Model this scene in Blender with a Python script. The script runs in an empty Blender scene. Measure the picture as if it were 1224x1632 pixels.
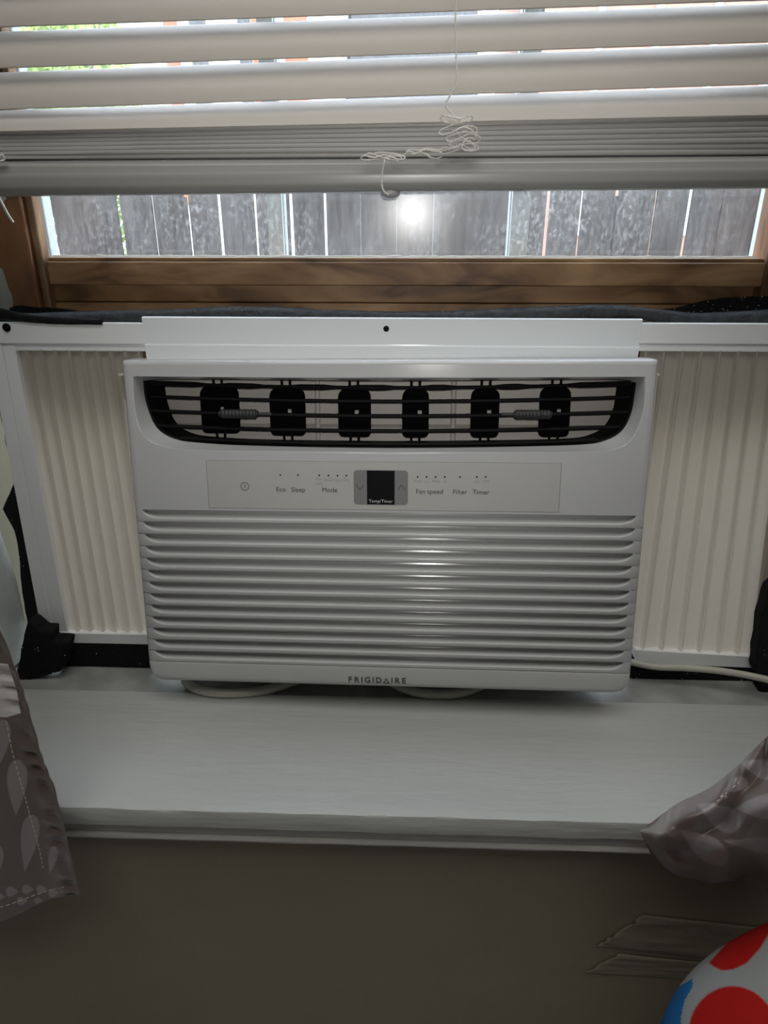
import bpy, bmesh, math, random
from mathutils import Vector, Matrix, noise
random.seed(7)
sc = bpy.context.scene
COL = sc.collection

# ------------------------------------------------------------------ camera
F, CX, CY = 1100.0, 612.0, 816.0
TH, PSI = math.radians(23.0), math.radians(2.0)
CAM = Vector((0.02, -0.63, 0.455))
fwd = Vector((-math.sin(PSI) * math.cos(TH), math.cos(PSI) * math.cos(TH), -math.sin(TH)))
rgt = Vector((math.cos(PSI), math.sin(PSI), 0.0))
upv = rgt.cross(fwd)
RC = Matrix((rgt, upv, -fwd)).transposed()
cd = bpy.data.cameras.new('camera')
cam = bpy.data.objects.new('camera', cd)
COL.objects.link(cam)
cam.matrix_world = Matrix.Translation(CAM) @ RC.to_4x4()
cd.sensor_fit = 'HORIZONTAL'
cd.sensor_width = 36.0
cd.lens = 36.0 * F / 1224.0
cd.clip_start = 0.01
sc.camera = cam

# ------------------------------------------------------------------ world (overcast sky), flash, added overhead fill, exposure
w = bpy.data.worlds.new('sky')
sc.world = w
w.use_nodes = True
nt = w.node_tree
bg = nt.nodes['Background']
tc = nt.nodes.new('ShaderNodeTexCoord')
sep = nt.nodes.new('ShaderNodeSeparateXYZ')
rmp = nt.nodes.new('ShaderNodeValToRGB')
rmp.color_ramp.elements[0].position = 0.0
rmp.color_ramp.elements[0].color = (0.86, 0.92, 1.0, 1)
rmp.color_ramp.elements[1].position = 1.0
rmp.color_ramp.elements[1].color = (0.72, 0.84, 1.0, 1)
nt.links.new(tc.outputs['Generated'], sep.inputs[0])
nt.links.new(sep.outputs['Z'], rmp.inputs[0])
nt.links.new(rmp.outputs[0], bg.inputs[0])
bg.inputs[1].default_value = 7.0

fl = bpy.data.lights.new('phone_flash', 'SPOT')
fl.energy = 4.1
fl.color = (1.0, 0.985, 0.95)
fl.spot_size = math.radians(66)
fl.spot_blend = 1.0
fl.shadow_soft_size = 0.004
flo = bpy.data.objects.new('phone_flash', fl)
COL.objects.link(flo)
flo.matrix_world = Matrix.Translation(CAM + rgt * 0.004 + upv * 0.012) @ (RC @ Matrix.Rotation(math.radians(17), 3, 'X')).to_4x4()

rl = bpy.data.lights.new('overhead_fill', 'AREA')  # unseen area light added overhead to brighten the sill and upward faces
rl.shape = 'RECTANGLE'
rl.size, rl.size_y = 1.3, 1.0
rl.energy = 13.5
rl.color = (1.0, 0.985, 0.95)
rlo = bpy.data.objects.new('overhead_fill', rl)
COL.objects.link(rlo)
rlo.location = (0.0, -0.78, 1.66)

sc.view_settings.view_transform = 'Standard'
sc.view_settings.look = 'None'
sc.view_settings.gamma = 1.0
sc.view_settings.use_curve_mapping = False
sc.view_settings.exposure = 0.0


# ------------------------------------------------------------------ projection helpers (pixel of the photo -> point on a plane)
def ray(px, py):
    return RC @ Vector((px - CX, CY - py, -F))


def PY(px, py, Y):
    d = ray(px, py)
    return CAM + d * ((Y - CAM.y) / d.y)


def PZ(px, py, Z):
    d = ray(px, py)
    return CAM + d * ((Z - CAM.z) / d.z)


def PX(co):
    c = RC.transposed() @ (Vector(co) - CAM)
    return CX + F * c.x / -c.z, CY - F * c.y / -c.z


# ------------------------------------------------------------------ mesh helpers
def link(name, me, mat=None, parent=None, smooth=None):
    o = bpy.data.objects.new(name, me)
    COL.objects.link(o)
    if mat:
        for m in (mat if isinstance(mat, (list, tuple)) else [mat]):
            me.materials.append(m)
    if parent:
        o.parent = parent
    if smooth is not None:
        me.shade_smooth()
        if smooth < 180:
            me.set_sharp_from_angle(angle=math.radians(smooth))
    return o


def mk(name, vs, fs, mat, parent=None, smooth=None):
    me = bpy.data.meshes.new(name)
    me.from_pydata([tuple(v) for v in vs], [], fs)
    bm = bmesh.new()
    bm.from_mesh(me)
    bmesh.ops.recalc_face_normals(bm, faces=bm.faces)
    bm.to_mesh(me)
    bm.free()
    return link(name, me, mat, parent, smooth)


class MB:
    def __init__(s):
        s.v, s.f = [], []

    def add(s, vs, fs):
        b = len(s.v)
        s.v += [Vector(v) for v in vs]
        s.f += [tuple(b + i for i in f) for f in fs]

    def box(s, lo, hi):
        x0, y0, z0 = lo
        x1, y1, z1 = hi
        s.add([(x0, y0, z0), (x1, y0, z0), (x1, y1, z0), (x0, y1, z0), (x0, y0, z1), (x1, y0, z1), (x1, y1, z1), (x0, y1, z1)],
              [(0, 3, 2, 1), (4, 5, 6, 7), (0, 1, 5, 4), (1, 2, 6, 5), (2, 3, 7, 6), (3, 0, 4, 7)])

    def hexa(s, q0, q1):
        # two quads (same winding) joined to a solid
        s.add(list(q0) + list(q1), [(3, 2, 1, 0), (4, 5, 6, 7), (0, 1, 5, 4), (1, 2, 6, 5), (2, 3, 7, 6), (3, 0, 4, 7)])

    def grid(s, rows, close_u=False, cap=False):
        n = len(rows[0])
        b = len(s.v)
        for r in rows:
            s.v += [Vector(p) for p in r]
        for i in range(len(rows) - 1):
            for j in range(n if close_u else n - 1):
                k = (j + 1) % n
                s.f.append((b + i * n + j, b + i * n + k, b + (i + 1) * n + k, b + (i + 1) * n + j))
        if cap:
            s.f.append(tuple(b + j for j in range(n))[::-1])
            s.f.append(tuple(b + (len(rows) - 1) * n + j for j in range(n)))

    def tube(s, pts, r, n=8, rfun=None):
        pts = [Vector(p) for p in pts]
        rows = []
        t0 = (pts[1] - pts[0]).normalized()
        a = t0.orthogonal().normalized()
        for i, p in enumerate(pts):
            t = (pts[min(i + 1, len(pts) - 1)] - pts[max(i - 1, 0)])
            if t.length < 1e-9:
                t = t0
            t.normalize()
            a = (a - t * a.dot(t))
            if a.length < 1e-6:
                a = t.orthogonal()
            a.normalize()
            b = t.cross(a)
            rr = rfun(i / (len(pts) - 1)) if rfun else r
            rows.append([p + (a * math.cos(q) + b * math.sin(q)) * rr for q in [2 * math.pi * k / n for k in range(n)]])
        s.grid(rows, True, True)

    def prism(s, pts, off):
        pts = [Vector(p) for p in pts]
        off = Vector(off)
        n = len(pts)
        s.add(pts + [p + off for p in pts], [tuple(range(n)), tuple(range(2 * n - 1, n - 1, -1))] +
              [(i, (i + 1) % n, n + (i + 1) % n, n + i) for i in range(n)])

    def build(s, name, mat, parent=None, smooth=None, bevel=0, seg=2):
        o = mk(name, s.v, s.f, mat, parent, smooth)
        if bevel:
            m = o.modifiers.new('bevel', 'BEVEL')
            m.width = bevel
            m.segments = seg
            m.limit_method = 'ANGLE'
            m.angle_limit = math.radians(35)
        return o


def tag(o, label=None, cat=None, group=None, kind=None):
    if label: o['label'] = label
    if cat: o['category'] = cat
    if group: o['group'] = group
    if kind: o['kind'] = kind
    return o


def thing(name, label, cat, loc=(0, 0, 0), group=None):
    o = bpy.data.objects.new(name, None)
    o.empty_display_size = 0.05
    COL.objects.link(o)
    o.location = loc
    o.matrix_world = Matrix.Translation(loc)
    return tag(o, label, cat, group)


def adopt(root, objs):
    # children whose vertices were written in world coordinates
    inv = root.matrix_world.inverted()
    for o in objs:
        o.data.transform(inv)
        o.parent = root


def cr(pts, n=6, closed=False):
    pts = [Vector(p) for p in pts]
    out = []
    N = len(pts)
    for i in range(N if closed else N - 1):
        if closed:
            p0, p1, p2, p3 = pts[i - 1], pts[i], pts[(i + 1) % N], pts[(i + 2) % N]
        else:
            p0, p1, p2, p3 = pts[max(i - 1, 0)], pts[i], pts[i + 1], pts[min(i + 2, N - 1)]
        for k in range(n):
            t = k / n
            out.append(0.5 * ((2 * p1) + (p2 - p0) * t + (2 * p0 - 5 * p1 + 4 * p2 - p3) * t * t + (3 * p1 - p0 - 3 * p2 + p3) * t ** 3))
    if not closed:
        out.append(pts[-1])
    return out


# ------------------------------------------------------------------ materials
def srgb(r, g, b):
    f = lambda c: (c / 255 / 12.92) if c / 255 <= 0.04045 else ((c / 255 + 0.055) / 1.055) ** 2.4
    return (f(r), f(g), f(b), 1)


def mat(name, col, rough=0.5, spec=0.5, bump=0.0, bscale=200, bdist=0.001, var=0.0, vscale=20, vstretch=(1, 1, 1), metal=0.0, col2=None, sheen=0, trans=0):
    m = bpy.data.materials.new(name)
    m.use_nodes = True
    n, l = m.node_tree.nodes, m.node_tree.links
    b = n['Principled BSDF']
    b.inputs['Roughness'].default_value = rough
    b.inputs['Specular IOR Level'].default_value = spec
    b.inputs['Metallic'].default_value = metal
    b.inputs['Sheen Weight'].default_value = sheen
    c = col if len(col) == 4 else (*col, 1)
    t = n.new('ShaderNodeTexCoord')
    mp = n.new('ShaderNodeMapping')
    mp.inputs['Scale'].default_value = vstretch
    l.new(t.outputs['Object'], mp.inputs[0])
    if var or col2:
        nz = n.new('ShaderNodeTexNoise')
        nz.inputs['Scale'].default_value = vscale
        nz.inputs['Detail'].default_value = 6
        l.new(mp.outputs[0], nz.inputs[0])
        r = n.new('ShaderNodeValToRGB')
        r.color_ramp.elements[0].position = 0.35
        r.color_ramp.elements[1].position = 0.68
        c2 = col2 if col2 else tuple(x * (1 - var) for x in c[:3]) + (1,)
        r.color_ramp.elements[0].color = c2
        r.color_ramp.elements[1].color = c
        l.new(nz.outputs[0], r.inputs[0])
        l.new(r.outputs[0], b.inputs['Base Color'])
    else:
        b.inputs['Base Color'].default_value = c
    if bump:
        nb = n.new('ShaderNodeTexNoise')
        nb.inputs['Scale'].default_value = bscale
        nb.inputs['Detail'].default_value = 5
        l.new(mp.outputs[0], nb.inputs[0])
        bp = n.new('ShaderNodeBump')
        bp.inputs['Strength'].default_value = bump
        bp.inputs['Distance'].default_value = bdist
        l.new(nb.outputs[0], bp.inputs['Height'])
        l.new(bp.outputs[0], b.inputs['Normal'])
    if trans:
        out = n['Material Output']
        tr = n.new('ShaderNodeBsdfTranslucent')
        tr.inputs[0].default_value = (min(1, c[0] * 1.1), c[1] * 1.0, c[2] * 0.88, 1)
        mx = n.new('ShaderNodeMixShader')
        mx.inputs[0].default_value = trans
        l.new(b.outputs[0], mx.inputs[1])
        l.new(tr.outputs[0], mx.inputs[2])
        l.new(mx.outputs[0], out.inputs['Surface'])
    return m


def mask_mat(name, ca, cb, rough=0.4, attr='pattern', bump=0.15, bscale=400, sheen=0.0, cc=None, spec=0.5):
    """two colours chosen by a printed-pattern attribute of the cloth (0..1), a third by attribute 'third'"""
    m = bpy.data.materials.new(name)
    m.use_nodes = True
    n, l = m.node_tree.nodes, m.node_tree.links
    b = n['Principled BSDF']
    b.inputs['Roughness'].default_value = rough
    b.inputs['Sheen Weight'].default_value = sheen
    b.inputs['Specular IOR Level'].default_value = spec
    a = n.new('ShaderNodeAttribute')
    a.attribute_name = attr
    mx = n.new('ShaderNodeMix')
    mx.data_type = 'RGBA'
    mx.inputs[6].default_value = ca
    mx.inputs[7].default_value = cb
    l.new(a.outputs['Fac'], mx.inputs[0])
    last = mx
    if cc:
        a2 = n.new('ShaderNodeAttribute')
        a2.attribute_name = 'third'
        m2 = n.new('ShaderNodeMix')
        m2.data_type = 'RGBA'
        l.new(mx.outputs[2], m2.inputs[6])
        m2.inputs[7].default_value = cc
        l.new(a2.outputs['Fac'], m2.inputs[0])
        last = m2
    l.new(last.outputs[2], b.inputs['Base Color'])
    t = n.new('ShaderNodeTexCoord')
    nb = n.new('ShaderNodeTexNoise')
    nb.inputs['Scale'].default_value = bscale
    l.new(t.outputs['Object'], nb.inputs[0])
    bp = n.new('ShaderNodeBump')
    bp.inputs['Strength'].default_value = bump
    bp.inputs['Distance'].default_value = 0.001
    l.new(nb.outputs[0], bp.inputs['Height'])
    l.new(bp.outputs[0], b.inputs['Normal'])
    return m


def wood_mat(name, c1, c2, c3, axis=0):
    m = bpy.data.materials.new(name)
    m.use_nodes = True
    n, l = m.node_tree.nodes, m.node_tree.links
    b = n['Principled BSDF']
    b.inputs['Roughness'].default_value = 0.55
    t = n.new('ShaderNodeTexCoord')
    mp = n.new('ShaderNodeMapping')
    s = [34, 34, 34]
    s[axis] = 11
    mp.inputs['Scale'].default_value = s
    l.new(t.outputs['Object'], mp.inputs[0])
    nz = n.new('ShaderNodeTexNoise')
    nz.inputs['Scale'].default_value = 1.0
    nz.inputs['Detail'].default_value = 8
    nz.inputs['Distortion'].default_value = 0.8
    l.new(mp.outputs[0], nz.inputs[0])
    r = n.new('ShaderNodeValToRGB')
    r.color_ramp.elements[0].position = 0.3
    r.color_ramp.elements[0].color = c1
    r.color_ramp.elements[1].position = 0.72
    r.color_ramp.elements[1].color = c3
    e = r.color_ramp.elements.new(0.5)
    e.color = c2
    l.new(nz.outputs[0], r.inputs[0])
    l.new(r.outputs[0], b.inputs['Base Color'])
    bp = n.new('ShaderNodeBump')
    bp.inputs['Strength'].default_value = 0.3
    bp.inputs['Distance'].default_value = 0.001
    l.new(nz.outputs[0], bp.inputs['Height'])
    l.new(bp.outputs[0], b.inputs['Normal'])
    return m


def glass_mat(name, dirt=1.0, gloss=0.07, rough=0.06):
    m = bpy.data.materials.new(name)
    m.use_nodes = True
    n, l = m.node_tree.nodes, m.node_tree.links
    out = n['Material Output']
    n.remove(n['Principled BSDF'])
    tr = n.new('ShaderNodeBsdfTransparent')
    gl = n.new('ShaderNodeBsdfGlossy')
    gl.inputs['Roughness'].default_value = rough
    gl.inputs['Color'].default_value = (1, 1, 1, 1)
    df = n.new('ShaderNodeBsdfDiffuse')
    df.inputs[0].default_value = (0.62, 0.62, 0.62, 1)
    tl = n.new('ShaderNodeBsdfTranslucent')
    tl.inputs[0].default_value = (0.80, 0.80, 0.80, 1)
    dd = n.new('ShaderNodeMixShader')
    dd.inputs[0].default_value = 0.6
    l.new(df.outputs[0], dd.inputs[1])
    l.new(tl.outputs[0], dd.inputs[2])
    m1 = n.new('ShaderNodeMixShader')
    m1.inputs[0].default_value = gloss
    g2_ = n.new('ShaderNodeBsdfGlossy')
    g2_.inputs['Roughness'].default_value = 0.20
    m0 = n.new('ShaderNodeMixShader')
    m0.inputs[0].default_value = 0.45 if dirt else 0.0
    l.new(gl.outputs[0], m0.inputs[1])
    l.new(g2_.outputs[0], m0.inputs[2])
    l.new(tr.outputs[0], m1.inputs[1])
    l.new(m0.outputs[0], m1.inputs[2])
    m2 = n.new('ShaderNodeMixShader')
    l.new(m1.outputs[0], m2.inputs[1])
    l.new(dd.outputs[0], m2.inputs[2])
    l.new(m2.outputs[0], out.inputs['Surface'])
    t = n.new('ShaderNodeTexCoord')

    def nz(scale, det, lo, hi, amt, stretch=(1, 1, 1)):
        mp = n.new('ShaderNodeMapping')
        mp.inputs['Scale'].default_value = stretch
        l.new(t.outputs['Object'], mp.inputs[0])
        a = n.new('ShaderNodeTexNoise')
        a.inputs['Scale'].default_value = scale
        a.inputs['Detail'].default_value = det
        a.inputs['Roughness'].default_value = 0.65
        l.new(mp.outputs[0], a.inputs[0])
        r = n.new('ShaderNodeMapRange')
        r.inputs[1].default_value = lo
        r.inputs[2].default_value = hi
        r.inputs[3].default_value = 0
        r.inputs[4].default_value = amt
        l.new(a.outputs[0], r.inputs[0])
        return r.outputs[0]
    if dirt:
        p1 = nz(14, 5, 0.40, 0.75, 0.075 * dirt, (1, 1, 0.45))
        p2 = nz(300, 4, 0.50, 0.68, 0.42 * dirt, (1, 1, 0.6))
        p4 = nz(18, 5, 0.40, 0.70, 1.0, (1, 1, 0.6))
        mu = n.new('ShaderNodeMath')
        mu.operation = 'MULTIPLY'
        l.new(p2, mu.inputs[0])
        l.new(p4, mu.inputs[1])
        ad = n.new('ShaderNodeMath')
        l.new(p1, ad.inputs[0])
        l.new(mu.outputs[0], ad.inputs[1])
        ad2 = n.new('ShaderNodeMath')
        l.new(ad.outputs[0], ad2.inputs[0])
        ad2.inputs[1].default_value = 0.01 * dirt
        l.new(ad2.outputs[0], m2.inputs[0])
    else:
        m2.inputs[0].default_value = 0.03
    return m


WHITE = mat('white_plastic', (0.50, 0.505, 0.51), 0.14, 0.5)
WHITE_FACE = mat('white_panel_plastic', (0.53, 0.535, 0.535), 0.16, 0.5)
LABEL = mat('overlay_film', (0.455, 0.45, 0.43), 0.55, 0.2)
GREY = mat('grey_button_film', (0.20, 0.20, 0.20), 0.5, 0.3)
BLACK = mat('black_plastic', (0.006, 0.006, 0.0065), 0.55, 0.08)
VANE = mat('matt_black_vane', (0.004, 0.004, 0.0045), 0.7, 0.02)
BLACKG = mat('black_gloss', (0.006, 0.006, 0.008), 0.2, 0.5)
INK = mat('dark_grey_ink', (0.05, 0.05, 0.05), 0.6)
INK2 = mat('pale_grey_ink', (0.30, 0.30, 0.29), 0.6)
INKW = mat('light_ink', (0.5, 0.5, 0.5), 0.6)
DUCT = mat('duct_plastic', (0.62, 0.59, 0.54), 0.5, var=0.08, vscale=30)
PLEAT = mat('pleated_vinyl', (0.49, 0.462, 0.41), 0.45, 0.4, trans=0.28)
RAILW = mat('rail_vinyl', (0.87, 0.885, 0.89), 0.4, 0.4, bump=0.04, bscale=300)
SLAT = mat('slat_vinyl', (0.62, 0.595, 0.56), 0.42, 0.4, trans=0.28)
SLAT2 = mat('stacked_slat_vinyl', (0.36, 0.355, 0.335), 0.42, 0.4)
CORD = mat('cord_fibre', (0.74, 0.73, 0.68), 0.25)
CLEAR = mat('frosted_plastic', (0.35, 0.36, 0.36), 0.25)
FOAM = mat('dark_foam', (0.014, 0.015, 0.016), 0.9, 0.2, bump=0.7, bscale=500, bdist=0.002, col2=(0.008, 0.008, 0.009, 1), vscale=300)
FOAMG = mat('grey_foam', (0.07, 0.077, 0.08), 0.9, 0.2, bump=0.7, bscale=500, bdist=0.002, col2=(0.04, 0.044, 0.046, 1), vscale=120)
SPECK = mat('pale_speck', (0.6, 0.6, 0.6), 0.6)  # small pale specks scattered over the foam faces
WOOD = wood_mat('stained_wood', srgb(66, 42, 26), srgb(138, 104, 70), srgb(178, 142, 102), 0)
WOODV = wood_mat('stained_wood_upright', srgb(98, 64, 38), srgb(138, 94, 58), srgb(158, 112, 72), 2)
WOODL = wood_mat('worn_wood_bead', srgb(100, 74, 48), srgb(140, 108, 76), srgb(176, 144, 108), 2)
SILLM = mat('sill_paint', (0.485, 0.495, 0.475), 0.45, 0.45, bump=0.8, bscale=80, bdist=0.002, var=0.05, vscale=14, vstretch=(0.22, 1, 1))
SILLB = mat('old_sill_paint', (0.40, 0.41, 0.39), 0.6, 0.3, bump=0.4, bscale=60, bdist=0.001, var=0.3, vscale=30)
TRIMM = mat('trim_paint', (0.50, 0.49, 0.45), 0.45, 0.4, bump=0.3, bscale=60, bdist=0.001)
JAMB = mat('chipped_jamb_paint', (0.58, 0.58, 0.53), 0.55, 0.3, bump=0.6, bscale=40, bdist=0.003, col2=(0.36, 0.36, 0.32, 1), vscale=26, vstretch=(1, 1, 0.3))
WALLM = mat('olive_wall_paint', (0.235, 0.205, 0.138), 0.5, 0.35, bump=0.5, bscale=30, bdist=0.0025, var=0.12, vscale=6)
ROOMM = mat('room_wall_paint', (0.45, 0.44, 0.40), 0.7)
FLOORM = mat('floor_boards', (0.20, 0.13, 0.08), 0.5, var=0.3, vscale=4, vstretch=(1, 8, 1))
TAPE = mat('tan_tape', (0.20, 0.185, 0.13), 0.5, 0.3, bump=0.3, bscale=60, bdist=0.001)
PLANK = mat('weathered_plank', (0.066, 0.054, 0.049), 0.85, 0.2, bump=0.5, bscale=30, bdist=0.004, col2=(0.018, 0.014, 0.013, 1), vscale=11, vstretch=(3, 1, 0.3))
STORM = mat('storm_frame_paint', (0.56, 0.64, 0.65), 0.45, 0.4)
BRICK = mat('pink_brick', (0.50, 0.29, 0.22), 0.8, 0.2, var=0.2, vscale=8)
ORANGE = mat('orange_brick', (0.50, 0.18, 0.10), 0.8, 0.2, var=0.2, vscale=8)
HOUSEW = mat('white_siding', (0.85, 0.84, 0.80), 0.7)
ROOFG = mat('grey_shingle', (0.16, 0.17, 0.185), 0.9, 0.2, var=0.45, vscale=30)
LEAF = mat('leaf_green', (0.42, 0.56, 0.14), 0.6, 0.3, col2=(0.24, 0.38, 0.07, 1), vscale=20)
BARK = mat('bark', (0.16, 0.11, 0.07), 0.9)
GRASS = mat('lawn', (0.10, 0.2, 0.05), 0.9, var=0.5, vscale=10)
CORDB = mat('beige_cord_rubber', (0.50, 0.49, 0.42), 0.3, 0.5)
BRIGHTG = glass_mat('dirty_glass', 1.0, 0.04, 0.03)
STORMG = glass_mat('storm_glass', 0.0, 0.04, 0.02)
RED = srgb(178, 28, 24)
CLOTHW = srgb(158, 162, 162)
BLUE = srgb(34, 104, 164)
SATIN = mask_mat('printed_satin', srgb(94, 81, 78), srgb(140, 131, 133), 0.34, bump=0.2, bscale=180, sheen=0.25, cc=srgb(205, 202, 198))
DOTS = mask_mat('dotted_cotton', CLOTHW, RED, 0.8, bump=0.25, bscale=500, cc=BLUE, spec=0.2)
SHEET = mat('bed_sheet', (0.5, 0.5, 0.52), 0.8)

# ------------------------------------------------------------------ room shell
XL, XR = -0.414, 0.47       # window recess sides
YW = -0.182                 # room face of the wall under the window
ZT = 1.25                   # head of the recess
ZF, ZC = -0.92, 1.75
b = MB()
b.box((-2.2, YW, ZF), (XL, 0.16, ZC))
b.box((XR, YW, ZF), (2.2, 0.16, ZC))
b.box((XL, YW, ZF), (XR, 0.16, -0.03))
b.box((XL, YW, ZT), (XR, 0.16, ZC))
tag(b.build('wall_back', WALLM), kind='structure')
for nm, lo, hi in (('wall_left', (-2.3, -3.2, ZF), (-2.2, 0.16, ZC)), ('wall_right', (2.2, -3.2, ZF), (2.3, 0.16, ZC)),
                   ('wall_front', (-2.3, -3.3, ZF), (2.3, -3.2, ZC))):
    b = MB()
    b.box(lo, hi)
    tag(b.build(nm, ROOMM), kind='structure')
b = MB()
b.box((-2.3, -3.3, ZF - 0.1), (2.3, 0.16, ZF))
tag(b.build('floor', FLOORM), kind='structure')
b = MB()
b.box((-2.3, -3.3, ZC), (2.3, 0.16, ZC + 0.1))
tag(b.build('ceiling', ROOMM), kind='structure')

# window stool: uneven painted front board, then the older sill behind it
def bumpy(x, s, a, off=0.0):
    return a * noise.noise(Vector((x * s, off, 3.1)))


rows = []
NX = 160
prof = [(-0.047, -0.0315), (-0.047, -0.0015), (-0.048, -0.0003), (-0.052, 0.0), (-0.10, 0.0), (-0.15, 0.0), (-0.190, 0.0), (-0.1995, -0.0002), (-0.2018, -0.0012), (-0.2026, -0.0035), (-0.2025, -0.0145), (-0.2018, -0.0195), (-0.200, -0.0205), (-0.170, -0.0205), (-0.170, -0.0315)]
for i in range(NX + 1):
    x = XL - 0.0 + (XR - XL) * i / NX
    x = -0.55 + 1.1 * i / NX
    r = []
    for k, (y, z) in enumerate(prof):
        dy = bumpy(x, 28, 0.0009, k * 0.35) if 6 <= k <= 12 else (bumpy(x, 30, 0.0006) if k in (1, 2, 3) else 0)
        dz = bumpy(x, 22, 0.0005, k * 0.4 + 5) if 3 <= k <= 11 else 0
        r.append((x, y + dy, z + dz))
    rows.append(r)
# the stool is notched round the recess sides: its ears in front of the wall stay, the rest is cut at the recess
rows = []
for i in range(NX + 1):
    x = XL + 0.001 + (XR - XL - 0.002) * i / NX
    r = []
    for k, (y, z) in enumerate(prof):
        dy = bumpy(x, 28, 0.0009, k * 0.35) if 6 <= k <= 12 else (bumpy(x, 30, 0.0006) if k in (1, 2, 3) else 0)
        dz = bumpy(x, 22, 0.0005, k * 0.4 + 5) if 3 <= k <= 11 else 0
        r.append((x, y + dy, z + dz))
    rows.append(r)
b = MB()
b.grid(rows, True, True)
for xa, xb in ((XL - 0.09, XL), (XR, XR + 0.09)):
    b.box((xa, -0.2025, -0.0205), (xb, YW - 0.0005, 0.0))
st = tag(b.build('trim_1', SILLM, smooth=40), 'white painted window stool board with a worn front edge', kind='structure')
b = MB()
b.box((XL + 0.001, -0.0465, -0.0295), (XR - 0.001, 0.16, -0.004))
b.box((XL + 0.001, 0.16, -0.06), (XR - 0.001, 0.26, -0.02))
tag(b.build('trim_2', SILLB, bevel=0.001), 'older grey painted sill behind the white stool board', kind='structure')
# apron moulding under the stool
rows = []
prof = [(YW - 0.0005, -0.0209), (-0.196, -0.0209), (-0.196, -0.0255), (-0.1945, -0.0268), (-0.1945, -0.0345), (-0.1935, -0.0352), (-0.1965, -0.0362), (-0.1975, -0.0385), (-0.1965, -0.041), (-0.193, -0.0425), (YW - 0.0005, -0.0435)]
for i in range(81):
    x = -0.47 + 1.0 * i / 80
    rows.append([(x, y + bumpy(x, 20, 0.0004, k), z + bumpy(x, 20, 0.0003, k + 9)) for k, (y, z) in enumerate(prof)])
b = MB()
b.grid(rows, True, True)
tag(b.build('trim_3', TRIMM, smooth=35), 'cream moulding strip under the window stool', kind='structure')

# recess sides: chipped plaster return with a ridged stop, left and right
for side, nm in ((-1, 'trim_4'), (1, 'trim_5')):
    X = XL if side < 0 else XR
    base = [(YW + 0.001, 0.0), (-0.16, 0.004), (-0.13, 0.006), (-0.105, 0.006), (-0.100, 0.010), (-0.088, 0.011), (-0.082, 0.006), (-0.06, 0.006), (-0.055, 0.009), (-0.046, 0.009), (-0.040, 0.004), (-0.01, 0.004), (0.02, 0.006), (0.02, -0.0)]
    rows = []
    for i in range(70):
        z = 0.001 + (ZT - 0.002) * i / 69
        rows.append([(X - side * max(0.0, d + (0 if k in (0, 13) else 0.006 * noise.noise(Vector((y * 30, z * 14, side))))), y, z) for k, (y, d) in enumerate(base)])
    b = MB()
    b.grid(rows, True, True)
    tag(b.build(nm, JAMB, smooth=50), 'chipped white plaster return at the %s side of the window' % ('left' if side < 0 else 'right'), kind='structure')

# ------------------------------------------------------------------ window_1: wooden sash, glass, storm window
YS = 0.035
wn = thing('window_1', 'old brown wooden sash window with a dirty pane', None, (0.03, YS, 0.40))
wn['kind'] = 'structure'
parts = []
zg = PY(620, 411, YS + 0.004).z
xl = PY(74, 411, YS).x
xr = PY(1220, 411, YS).x
z1, z2, z3 = PY(620, 418, YS).z, PY(620, 455.5, YS).z, PY(620, 512, YS).z
b = MB()
b.box((xl - 0.001, YS, z2), (xr + 0.03, YS + 0.03, z1 + 0.0))
b.box((xl - 0.001, YS + 0.004, z1), (xr + 0.03, YS + 0.014, zg))
parts.append(b.build('bottom_rail', WOOD, bevel=0.0012))
b = MB()
za = PY(620, 482, YS + 0.014).z
b.box((xl - 0.014, YS + 0.013, za), (xr + 0.03, YS + 0.04, z2 + 0.003))
b.box((xl - 0.014, YS + 0.010, z3 - 0.05), (xr + 0.03, YS + 0.04, za - 0.0006))
parts.append(b.build('lower_stop', WOOD, bevel=0.001))
b = MB()
b.box((XL + 0.004, YS - 0.005, 0.33), (xl - 0.0115, YS + 0.03, ZT - 0.001))
parts.append(b.build('left_stile', WOODV, bevel=0.002))
b = MB()
b.box((xl - 0.011, YS + 0.0, z2 - 0.03), (xl - 0.0035, YS + 0.012, ZT - 0.001))
parts.append(b.build('left_bead', WOODL, bevel=0.002))
b = MB()
b.box((xr + 0.001, YS - 0.002, 0.33), (XR - 0.004, YS + 0.03, ZT - 0.001))
parts.append(b.build('right_stile', WOODV, bevel=0.002))
b = MB()
b.box((xl - 0.0, YS - 0.0, 0.90), (xr + 0.0, YS + 0.03, 0.95))
parts.append(b.build('meeting_rail', WOOD, bevel=0.002))
b = MB()
b.box((xl - 0.003, YS + 0.016, zg - 0.004), (xr + 0.0005, YS + 0.019, 0.899))
parts.append(b.build('glass_pane', BRIGHTG))
# flaked paint left on the wood beside the plaster
b = MB()
b.prism([PY(px, py, YS - 0.0062) for px, py in ((-30, 415), (2, 428), (7, 440), (12, 458), (18, 470), (20, 482), (19, 494), (13, 505), (13, 520), (-30, 520))], (0, 0.0011, 0))
parts.append(b.build('paint_patch', JAMB))
b = MB()
b.prism([PY(px, py, YS - 0.0062) for px, py in ((-30, 300), (0, 306), (10, 316), (4, 322), (-30, 322))], (0, 0.0011, 0))
parts.append(b.build('paint_patch', JAMB))
# putty line under the pane
rows = []
for i in range(121):
    x = xl + (xr - xl) * i / 120
    h = 0.0014 + 0.0007 * noise.noise(Vector((x * 90, 0, 0)))
    rows.append([(x, YS + 0.0158, zg - 0.001), (x, YS + 0.010, zg - 0.001), (x, YS + 0.0125, zg + h), (x, YS + 0.0158, zg + h)])
b = MB()
b.grid(rows, True, True)
parts.append(b.build('putty', mat('putty', (0.62, 0.6, 0.52), 0.8)))
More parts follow.
